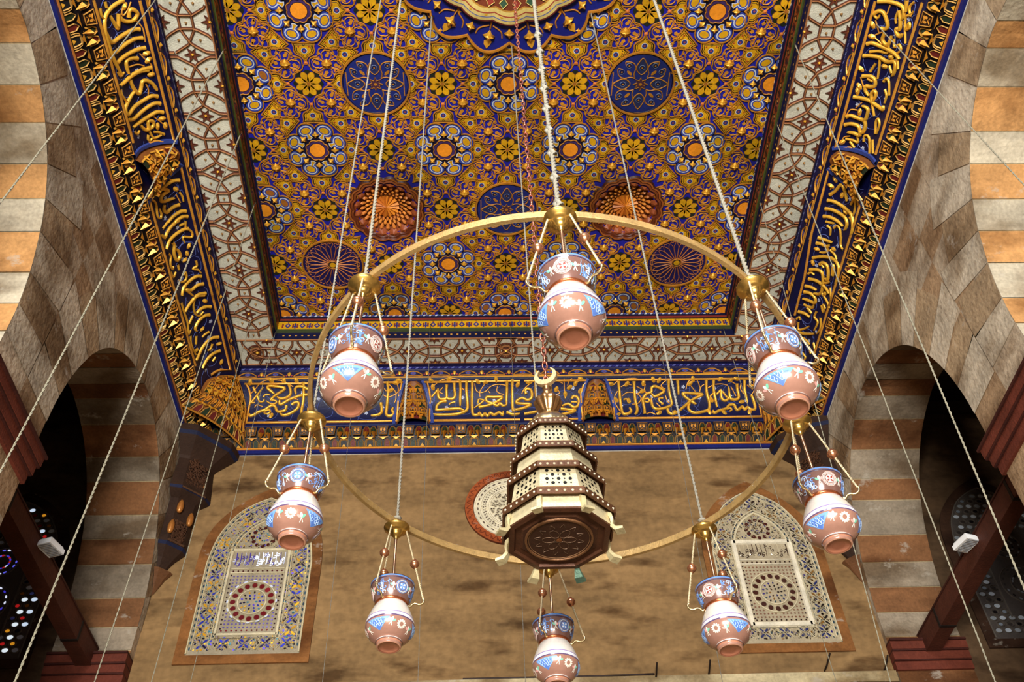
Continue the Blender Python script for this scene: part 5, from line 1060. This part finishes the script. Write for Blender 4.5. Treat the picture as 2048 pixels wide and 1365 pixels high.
# ------------------------------------------------------------------ painted glass lamps
BOWL = [(.083, -.508), (.090, -.496), (.100, -.475), (.108, -.450), (.114, -.424), (.1185, -.398), (.120, -.390)]
BODY = [(.080, -.514), (.088, -.524), (.099, -.545), (.111, -.572), (.121, -.600), (.127, -.620), (.1300, -.638), (.1300, -.650), (.126, -.667), (.117, -.686), (.104, -.703), (.088, -.717), (.071, -.727), (.062, -.731)]
CLAY = c(164, 120, 102); CLAYD = c(122, 88, 78); SHOULDER = c(216, 208, 196); SKY = c(98, 140, 204); LILAC = c(150, 140, 200)
def dense(p, k=3): return smooth(p, k)
def make_lamp():
    root = empty('mosque_lamp', (0, 0, 0))
    mb = MB(); mb.lathe([(.0, .007), (.060, .007), (.073, .003), (.0745, -.004), (.070, -.013), (.058, -.019), (.055, -.024), (.045, -.030), (.036, -.033), (.034, -.040), (.030, -.053), (.020, -.062), (.013, -.066), (.012, -.078), (.006, -.083), (0, -.084)], c(206, 164, 84), 0, 32)
    mb.build('canopy', [BRASS], root)
    mb = MB(); mb.tube([(0, 0, -.08), (0, 0, -.47)], .0075, c(176, 130, 100), 0, 8); mb.build('rod', [COPPER], root)
    mb = MB(); bp = dense(BOWL); S1 = LatheS(bp, -1)
    mb.lathe(bp + [(.1185, -.387), (.116, -.390), (.109, -.424), (.095, -.475), (.078, -.503), (.0, -.506)], [CLAYD] * (len(bp) - 4) + [SKY, SKY, c(40, 40, 70), c(40, 40, 70)] + [c(96, 56, 44)], 0, 48)
    bowl = mb.build('upper_bowl', [ENAMEL], root)
    dec = MB(); L1 = S1.l[-1]; rnd = random.Random(9)
    ringp = lambda S, u, v, r, n=18: loc2(S, u, v, ell(0, 0, r, n=n))
    def bud(S, u, v, rot, k=1.0):
        cs = [c(226, 160, 150), c(226, 222, 210), c(120, 190, 160)]
        for q, a in enumerate((rot - .9, rot, rot + .9)):
            pts = loc2(S, u, v, [(.012 * k * math.cos(a) + x * math.cos(a) - y * math.sin(a), .012 * k * math.sin(a) + x * math.sin(a) + y * math.cos(a)) for x, y in ell(0, 0, .011 * k, .006 * k, 0, 8)])
            fan(dec_, S, u, v, pts, cs[q], .0012) if False else poly(dec_, S, pts, cs[q], .0014)
        for a in (rot + pi - .35, rot + pi + .35):
            line(dec_, S, loc2(S, u, v, [(0, 0), (.012 * k * math.cos(a), .012 * k * math.sin(a)), (.022 * k * math.cos(a * 1.02), .022 * k * math.sin(a))]), .0035 * k, .0008, c(230, 222, 206), .0008)
    dec_ = dec
    for q in range(3):
        u = R(60 + 120 * q); v = L1 * .50; blue = q == 2
        ink = SKY if blue else c(232, 186, 174)
        for r in (.036, .0305, .025): line(dec, S1, ringp(S1, u, v, r, 22), .0035, .001, ink if r != .0305 else c(226, 222, 214), .0008, True)
        fan(dec, S1, u, v, ringp(S1, u, v, .020), ink if blue else c(226, 214, 204), .001)
        for k in range(4):
            a = k * pi / 2 + pi / 4; poly(dec, S1, loc2(S1, u, v, [(.002 * math.cos(a), .002 * math.sin(a)), (.014 * math.cos(a - .4), .014 * math.sin(a - .4)), (.019 * math.cos(a), .019 * math.sin(a)), (.014 * math.cos(a + .4), .014 * math.sin(a + .4))]), c(232, 236, 244) if blue else c(150, 60, 50), .0018)
        u = R(120 * q)                                    # cartouche of blue script
        for k in range(26):
            x, y = rnd.uniform(-.042, .042), rnd.uniform(-.034, .034); w_ = rnd.uniform(.0028, .0048)
            if k % 4 == 0: st = [(x, min(.04, y + .03)), (x + .002, y), (x - .001, max(-.04, y - .03))]
            else:
                t = rnd.uniform(0, 6.28); st = [(x + .013 * math.cos(t + g) * (1 - g * .12), y + .010 * math.sin(t + g) * (1 - g * .12)) for g in (0, .9, 1.8, 2.7, 3.6, 4.4)]
            line(dec, S1, loc2(S1, u, L1 * .50, smooth(st, 3)), w_, .001, rnd.choice((SKY, SKY, c(150, 184, 230), c(190, 212, 242))), .0008 + .0001 * (k % 5))
        for sg in (-1, 1): bud(S1, R(120 * q + sg * 33), L1 * .46, pi / 2)
    line(dec, S1, [(2 * pi * k / 48, L1 * .88) for k in range(48)], .004, .0008, c(40, 40, 80), .0006, True)
    dec.build('painted_decoration', [OPAL], bowl, (0, 0, 0))
    mb = MB(); mb.lathe([(.080, -.502), (.087, -.502), (.0895, -.507), (.0895, -.513), (.085, -.517), (.079, -.517)], c(190, 108, 66), 0, 40); mb.build('copper_collar', [COPPER], root)
    mb = MB(); bp = dense(BODY); S2 = LatheS(bp); cols = []
    for a, b_ in zip(bp, bp[1:]):
        z = (a[1] + b_[1]) / 2; cols.append(SHOULDER if z > -.612 else c(150, 130, 180) if z > -.620 else c(240, 236, 240) if z > -.640 else c(96, 74, 110) if z > -.645 else CLAY)
    mb.lathe(bp, cols, 0, 56)
    body = mb.build('globe_body', [ENAMEL], root)
    dec_ = MB(); L2 = S2.l[-1]
    v0 = next(S2.l[k] for k in range(len(bp)) if bp[k][1] < -.648)
    for q in range(3):
        u = R(60 + 120 * q); v = v0 + .035
        for k in range(12):
            a = 2 * pi * k / 12; poly(dec_, S2, loc2(S2, u, v, [(.0185 * math.cos(a) + x * math.cos(a), .0185 * math.sin(a) + x * math.sin(a)) if False else (.0185 * math.cos(a) + x, .0185 * math.sin(a) + y) for x, y in ell(0, 0, .0075, .0045, a, 8)]), c(236, 224, 206), .0014)
        line(dec_, S2, ringp(S2, u, v, .0125, 14), .0035, .001, c(226, 190, 170), .0008, True)
        u = R(120 * q); rows = []                          # blue fan with a lighter edge
        for t in range(7):
            vv = v0 + .004 + .066 * t / 6; r_ = S2.at(vv)[0]; half = (.066 * (1 - t / 6.0) + .001) / r_
            rows.append([S2.pt(u + half * (-1 + 2 * s / 8), vv, .0014) for s in range(9)])
        dec_.grid(rows, lambda i, j: (c(112, 156, 214) if i == 0 or j in (0, 7) else c(84, 118, 190)), 0, True)
        for k in range(9):
            t = .12 + .06 * k; x = (-.045 + .011 * k) * (1 - t)
            line(dec_, S2, loc2(S2, u, v0 + .018 + .012 * (k % 3), smooth([(x - .008, -.006), (x, .006), (x + .008, -.002), (x + .004, -.010)], 3)), .003, .0008, c(176, 206, 240), .002)
        for sg in (-1, 1): bud(S2, R(120 * q + sg * 34), v0 + .050 if sg < 0 else v0 + .028, -pi / 2 + .3 * sg, 1.05)
    dec_.build('painted_decoration', [OPAL], body, (0, 0, 0))
    mb = MB(); mb.lathe([(.060, -.728), (.070, -.730), (.072, -.735), (.066, -.738), (.064, -.744), (.0655, -.752), (.063, -.758), (.056, -.760), (.052, -.755), (.03, -.753), (0, -.753)], [c(236, 226, 220), c(236, 226, 220), CLAYD, c(196, 130, 100), CLAY, CLAY, c(206, 150, 120), c(150, 92, 66), c(176, 112, 84), c(170, 106, 78)], 0, 44); mb.build('foot', [ENAMEL], root)
    for q in range(3):
        a = R(120 * q); co, si = math.cos(a), math.sin(a); P = lambda r, z, t=0: Vector((r * co - t * si, r * si + t * co, z))
        mb = MB(); mb.tube(smooth([P(.087, -.508), P(.100, -.513), P(.112, -.500), P(.126, -.494), P(.142, -.500), P(.158, -.498), P(.170, -.486), P(.172, -.470), P(.164, -.464)], 3), .0055, c(224, 196, 140), 0, 7)
        mb.lathe([(0, .012), (.010, .008), (.012, 0), (.010, -.008), (0, -.012)], c(196, 130, 80), 0, 10, cx=P(.086, 0).x, cy=P(.086, 0).y) if False else None
        mb.build('bracket_arm', [BRASS], root)
        mb = MB(); twisted(mb, P(.056, -.018), P(.168, -.468), .0034, .0030, .020, c(214, 196, 156), 4); mb.build('chain', [DULLMETAL], root)
        t = .50; b_ = P(.056 + (.168 - .056) * t, -.018 - .45 * t)
        mb = MB(); mb.lathe([(0, .030), (.009, .028), (.012, .021), (.022, .013), (.0265, .002), (.0245, -.010), (.017, -.020), (.008, -.029), (0, -.030)], c(206, 140, 100), 0, 18); mb.build('bead', [COPPER], root, tuple(b_))
    return root
LAMPS = [(75, 'largest painted glass lamp, at the top of the ring, highest in the photo'),
         (0, 'painted glass lamp at upper right of the ring, below the pale star border'),
         (100, 'painted glass lamp at the right of the ring, beside the striped right arch'),
         (170, 'painted glass lamp at lower right of the ring, in front of the right arched window'),
         (0, 'painted glass lamp hanging straight below the octagonal lantern'),
         (5, 'painted glass lamp at lower left of the ring, before bare brown plaster'),
         (-30, 'painted glass lamp at far left of the ring, over the left arched window'),
         (-90, 'painted glass lamp at upper left of the ring, over the left gold inscription panel')]
first = None
for i, (deg, lab) in enumerate(LAMPS):
    if first is None: o = first = make_lamp()
    else: o = copy_tree(first)
    o.location = ring_pos(i); o.rotation_euler = (0, 0, R(deg)); tag(o, lab, 'lamp', 'painted lamps around the brass ring')

# ------------------------------------------------------------------ octagonal lantern
LX, LY = .362, 3.645
root = empty('tiered_lantern', (LX, LY, EYE + 2.64)); tag(root, 'octagonal four tiered lantern of pierced pale metal hanging inside the brass ring', 'lantern')
def octo(r, z, k=8): rr = r / math.cos(pi / 8); return [(rr * math.cos(pi / 8 + 2 * pi * q / 8), rr * math.sin(pi / 8 + 2 * pi * q / 8), z) for q in range(8)]
ZB = 2.64
IV = c(222, 208, 166); DKB = c(92, 58, 34)
def tier(z, r_in, r_out, hgt, drop):
    """overhanging eave: sloping top, studded face, dark underside"""
    mb = MB(); z -= ZB
    mb.grid([octo(r_in, z + hgt), octo(r_out - .006, z + .012), octo(r_out, z + .004), octo(r_out, z - drop), octo(r_out - .008, z - drop), octo(r_out - .010, z - .002), octo(r_in - .015, z)], lambda i, j: c(150, 104, 56) if i < 1 else DKB if i != 1 else c(176, 130, 76), 0, False, True)
    st = mb
    for q in range(8):
        a, b_ = Vector(octo(r_out, z - drop * .45)[q]), Vector(octo(r_out, z - drop * .45)[(q + 1) % 8]); n_ = ((a + b_) / 2); n_.z = 0; n_.normalize(); N = 6
        ed = (b_ - a).normalized()
        for k in range(N):
            p = a.lerp(b_, (k + .5) / N); ring = [p + (ed * math.cos(t) + Vector((0, 0, 1)) * math.sin(t)) * .0065 for t in [2 * pi * w / 7 for w in range(7)]]
            for w in range(7): st.face([p + n_ * .006, ring[w], ring[(w + 1) % 7]], c(226, 214, 180))
            a2, b2 = Vector(octo(r_in + (r_out - r_in) * .55, z + hgt * .5 + .004)[q]), Vector(octo(r_in + (r_out - r_in) * .55, z + hgt * .5 + .004)[(q + 1) % 8]); p = a2.lerp(b2, (k + .5) / N)
            nn = (n_ + Vector((0, 0, .7))).normalized(); e2 = nn.cross(ed); ring = [p + (ed * math.cos(t) + e2 * math.sin(t)) * .006 for t in [2 * pi * w / 7 for w in range(7)]]
            for w in range(7): st.face([p + nn * .005, ring[w], ring[(w + 1) % 7]], c(216, 200, 160))
        # crested top edge
    mb.build('tier_eave', [DULLMETAL], root)
def walls(z1, r1, z0, r0, pierced):
    if not pierced:
        mb = MB(); mb.grid([octo(r1, z1 - ZB), octo(r0, z0 - ZB)], IV, 0, False, True); mb.build('plain_panel', [DULLMETAL], root); return
    A, B = octo(r1, z1 - ZB), octo(r0, z0 - ZB)
    for q in range(8):
        a, b_, d, e = Vector(A[q]), Vector(A[(q + 1) % 8]), Vector(B[q]), Vector(B[(q + 1) % 8]); n_ = (b_ - a).cross(d - a).normalized()
        if n_.dot((a + b_)) < 0: n_ = -n_
        mb = MB(); mb.face([a, b_, e, d], IV)
        P = lambda u, v: (a.lerp(b_, u)).lerp(d.lerp(e, u), v) + n_ * .0012
        for cu in range(5):
            for cv in range(4):
                u, v = .19 + .155 * cu, .16 + .22 * cv; big = (cu + cv) % 2 == 0; ru, rv = (.055, .085) if big else (.028, .045); k = 6 if big else 5
                mb.face([P(u + ru * math.cos(2 * pi * w / k), v + rv * math.sin(2 * pi * w / k)) for w in range(k)], c(20, 16, 14))
        mb.build('pierced_panel', [DULLMETAL], root)
tier(3.262, .118, .176, .060, .026); walls(3.255, .140, 3.125, .160, True)
tier(3.082, .160, .207, .045, .026); walls(3.075, .172, 2.975, .188, False)
tier(2.938, .188, .231, .040, .026); walls(2.930, .196, 2.805, .215, True)
tier(2.762, .214, .258, .042, .030); walls(2.755, .222, 2.675, .229, False)
mb = MB(); z = 2.668 - ZB; mb.grid([octo(.229, z + .01), octo(.229, z), octo(.205, z - .003), octo(.198, z + .008), octo(.175, z + .008), octo(.165, z + .002)], [c(110, 70, 40)] and (lambda i, j: c(84, 50, 30)), 0, False, True)
mb.face(octo(.165, z + .002), c(70, 42, 28)); mb.build('base_plate', [DULLMETAL], root)
mb = MB(); S = FlatS((0, 0, z + .001), (1, 0, 0), (0, 1, 0), DN)
fan(mb, S, 0, 0, ell(0, 0, .152, n=48), c(66, 40, 26), .002)
line(mb, S, ell(0, 0, .152, n=48), .012, .008, c(120, 82, 50), .0, True, prof=FLAT); line(mb, S, ell(0, 0, .140, n=48), .004, .002, c(130, 96, 64), .002, True)
for k in range(6):
    a = k * pi / 3; line(mb, S, ell(.048 * math.cos(a), .048 * math.sin(a), .030, .020, a, 14), .003, .002, c(100, 74, 52), .002, True)
for k in range(12):
    a = k * pi / 6; line(mb, S, smooth([(.09 * math.cos(a), .09 * math.sin(a)), (.115 * math.cos(a + .13), .115 * math.sin(a + .13)), (.09 * math.cos(a + .26), .09 * math.sin(a + .26))], 3), .003, .002, c(94, 70, 50), .002)
fan(mb, S, 0, 0, ell(0, 0, .014, n=10), c(130, 80, 44), .004); mb.build('engraved_disc', [DULLMETAL], root)
for q in range(8):                                        # eight curled feet at the corners
    a = pi / 8 + q * pi / 4; co, si = math.cos(a), math.sin(a); mb = MB(); r0 = .229 / math.cos(pi / 8)
    prof = [(r0 - .006, .085), (r0 + .012, .07), (r0 + .016, .04), (r0 + .012, .012), (r0 + .026, -.012), (r0 + .058, -.022)]
    prof2 = [(r0 - .006, .06), (r0 + .002, .045), (r0 + .003, .02), (r0 - .001, .0), (r0 + .018, -.030), (r0 + .058, -.034)]
    P = lambda r, zz, t: (r * co - t * si, r * si + t * co, zz + .02)
    w = [.012, .012, .010, .012, .020, .024]
    rows = [[P(a_[0], a_[1], -w[k]), P(a_[0], a_[1], w[k]), P(b_[0], b_[1], w[k]), P(b_[0], b_[1], -w[k])] for k, (a_, b_) in enumerate(zip(prof, prof2))]
    mb.grid(rows, c(206, 192, 146) if q != 1 else c(90, 120, 100), 0, False, True); mb.face(rows[0], IV); mb.face(rows[-1][::-1], c(206, 192, 146)); mb.build('curled_foot', [DULLMETAL], root)
mb = MB(); prof = [(.118, 3.320), (.119, 3.340), (.112, 3.362), (.094, 3.388), (.068, 3.408), (.040, 3.420), (.030, 3.432), (.030, 3.440)]
rows = [[((r + (.004 * abs(math.cos(8 * a)) if r > .05 else 0)) * math.cos(a), (r + (.004 * abs(math.cos(8 * a)) if r > .05 else 0)) * math.sin(a), z_ - ZB) for a in [2 * pi * k / 64 for k in range(64)]] for r, z_ in prof]
mb.grid(rows, c(216, 190, 132), 0, True, True); mb.build('fluted_dome', [BRASS], root)
mb = MB(); prof = [(.030, 3.436), (.036, 3.446), (.030, 3.454), (.042, 3.470), (.066, 3.512), (.0735, 3.535), (.068, 3.545), (.040, 3.562), (.024, 3.574), (.026, 3.590), (.030, 3.600), (.020, 3.616), (.018, 3.635), (.024, 3.645), (.019, 3.652), (.010, 3.668)]
rows = [[((r + (.003 * math.cos(10 * a) if .04 < r else 0)) * math.cos(a), (r + (.003 * math.cos(10 * a) if .04 < r else 0)) * math.sin(a), z_ - ZB) for a in [2 * pi * k / 60 for k in range(60)]] for r, z_ in prof]
mb.grid(rows, c(200, 150, 96), 0, True, True); mb.build('finial_vase', [BRASS], root)
mb = MB(); out_, in_ = [], []                             # crescent
for k in range(33):
    a = R(118) - R(236) * k / 32 - pi / 2 + pi
    a = R(-90) + R(150) * (k - 16) / 16
    out_.append((.062 * math.cos(a), .062 * math.sin(a))); t = abs(k - 16) / 16; th = .032 * (1 - t ** 2) + .003
    in_.append(((.062 - th) * math.cos(a), (.062 - th) * math.sin(a)))
zc = 3.728 - ZB; f = lambda p, y: (p[0] * .94 + .34 * y, y * .94 - p[0] * .34, zc + p[1])
rows = [[f(o_, -.012), f(o_, .012), f(i2, .012), f(i2, -.012)] for o_, i2 in zip(out_, in_)]
mb.grid(rows, c(206, 176, 128), 0, False, True); mb.build('crescent', [DULLMETAL], root)
mb = MB(); z = 3.70 - ZB; zt_ = 10.37 - .15 - ZB; k = 0; lp = .058                       # chain of copper links up to the boss
while z < zt_:
    pts = []
    for q in range(12):
        a = 2 * pi * q / 12; x, zz = .0125 * math.cos(a), (.036 * math.sin(a))
        pts.append((x, 0, z + zz) if k % 2 == 0 else (0, x, z + zz))
    mb.tube(pts, .0052, c(206, 130, 104), 0, 5, True, True); z += lp; k += 1
mb.build('chain', [COPPER], root)

# ------------------------------------------------------------------ thin cords that drop from the ceiling frame to lamps hung lower down, out of the picture
CORDS = [((-3.182, 4.084), (-3.378, 3.916, 5.181), .0075, 'thin cord at top left, crossing the upper end of the left inscription'),
         ((-2.718, 4.783), (-2.958, 4.63, 3.204), .008, 'thin cord crossing the left pier between the two left arches'),
         ((-2.711, 5.816), (-2.934, 5.701, 2.341), .009, 'thin cord crossing the mouth of the left side arch'),
         ((-2.706, 6.781), (-2.862, 6.714, 2.855), .006, 'thin cord crossing the striped jamb of the left side arch'),
         ((-3.037, 8.603), (-3.108, 8.578, 3.877), .006, 'thin cord along the left edge of the far wall, left of its arched window'),
         ((-2.759, 8.875), (-2.831, 8.863, 4.192), .0045, 'thin cord from the left corner of the ceiling frame, over the left arched window'),
         ((4.157, 4.303), (4.322, 4.13, 5.731), .0065, 'thin cord at top right, crossing the upper end of the right inscription'),
         ((3.505, 4.7), (3.161, 4.891, 2.335), .0075, 'thin cord crossing the mouth of the right side arch'),
         ((3.505, 5.684), (3.287, 5.799, 2.205), .006, 'thin cord crossing the striped jamb of the right side arch'),
         ((3.505, 6.762), (3.091, 6.932, 2.789), .005, 'thin cord at the right edge of the far wall, behind the right hand lamps'),
         ((3.40, 8.875), (3.507, 8.875, 4.3), .0045, 'thin cord from the right corner of the ceiling frame, over the right window'),
         ((-1.61, 8.875), (-1.536, 8.875, 4.0), .0035, 'thin grey cord before the left inscription panel'),
         ((-.654, 8.875), (-.611, 8.875, 4.0), .0035, 'thin grey cord before the left end of the middle inscription panel'),
         ((.454, 8.875), (.431, 8.875, 4.0), .0035, 'thin grey cord before the middle inscription panel, beside the lantern'),
         ((2.476, 8.875), (2.357, 8.875, 4.0), .0035, 'thin grey cord before the right inscription panel')]
for (x, y), b_, r_, lab in CORDS:
    zt_ = 9.97 if r_ > .004 else 10.1
    mb = MB(); twisted(mb, (0, 0, 0), (b_[0] - x, b_[1] - y, b_[2] - zt_), r_ * .5, r_ * .62, .09, c(140, 134, 112) if r_ > .004 else c(120, 116, 104), 4)
    mb.tube([(0, 0, -.02), (0, 0, .03), (.012, 0, .045), (.012, .0, .065)], .005, c(50, 40, 34), 0, 5)
    o = mb.build('hanging_cord', [ROPE], None, (x, y, EYE + zt_)); tag(o, lab, 'cord', 'thin cords from the ceiling')
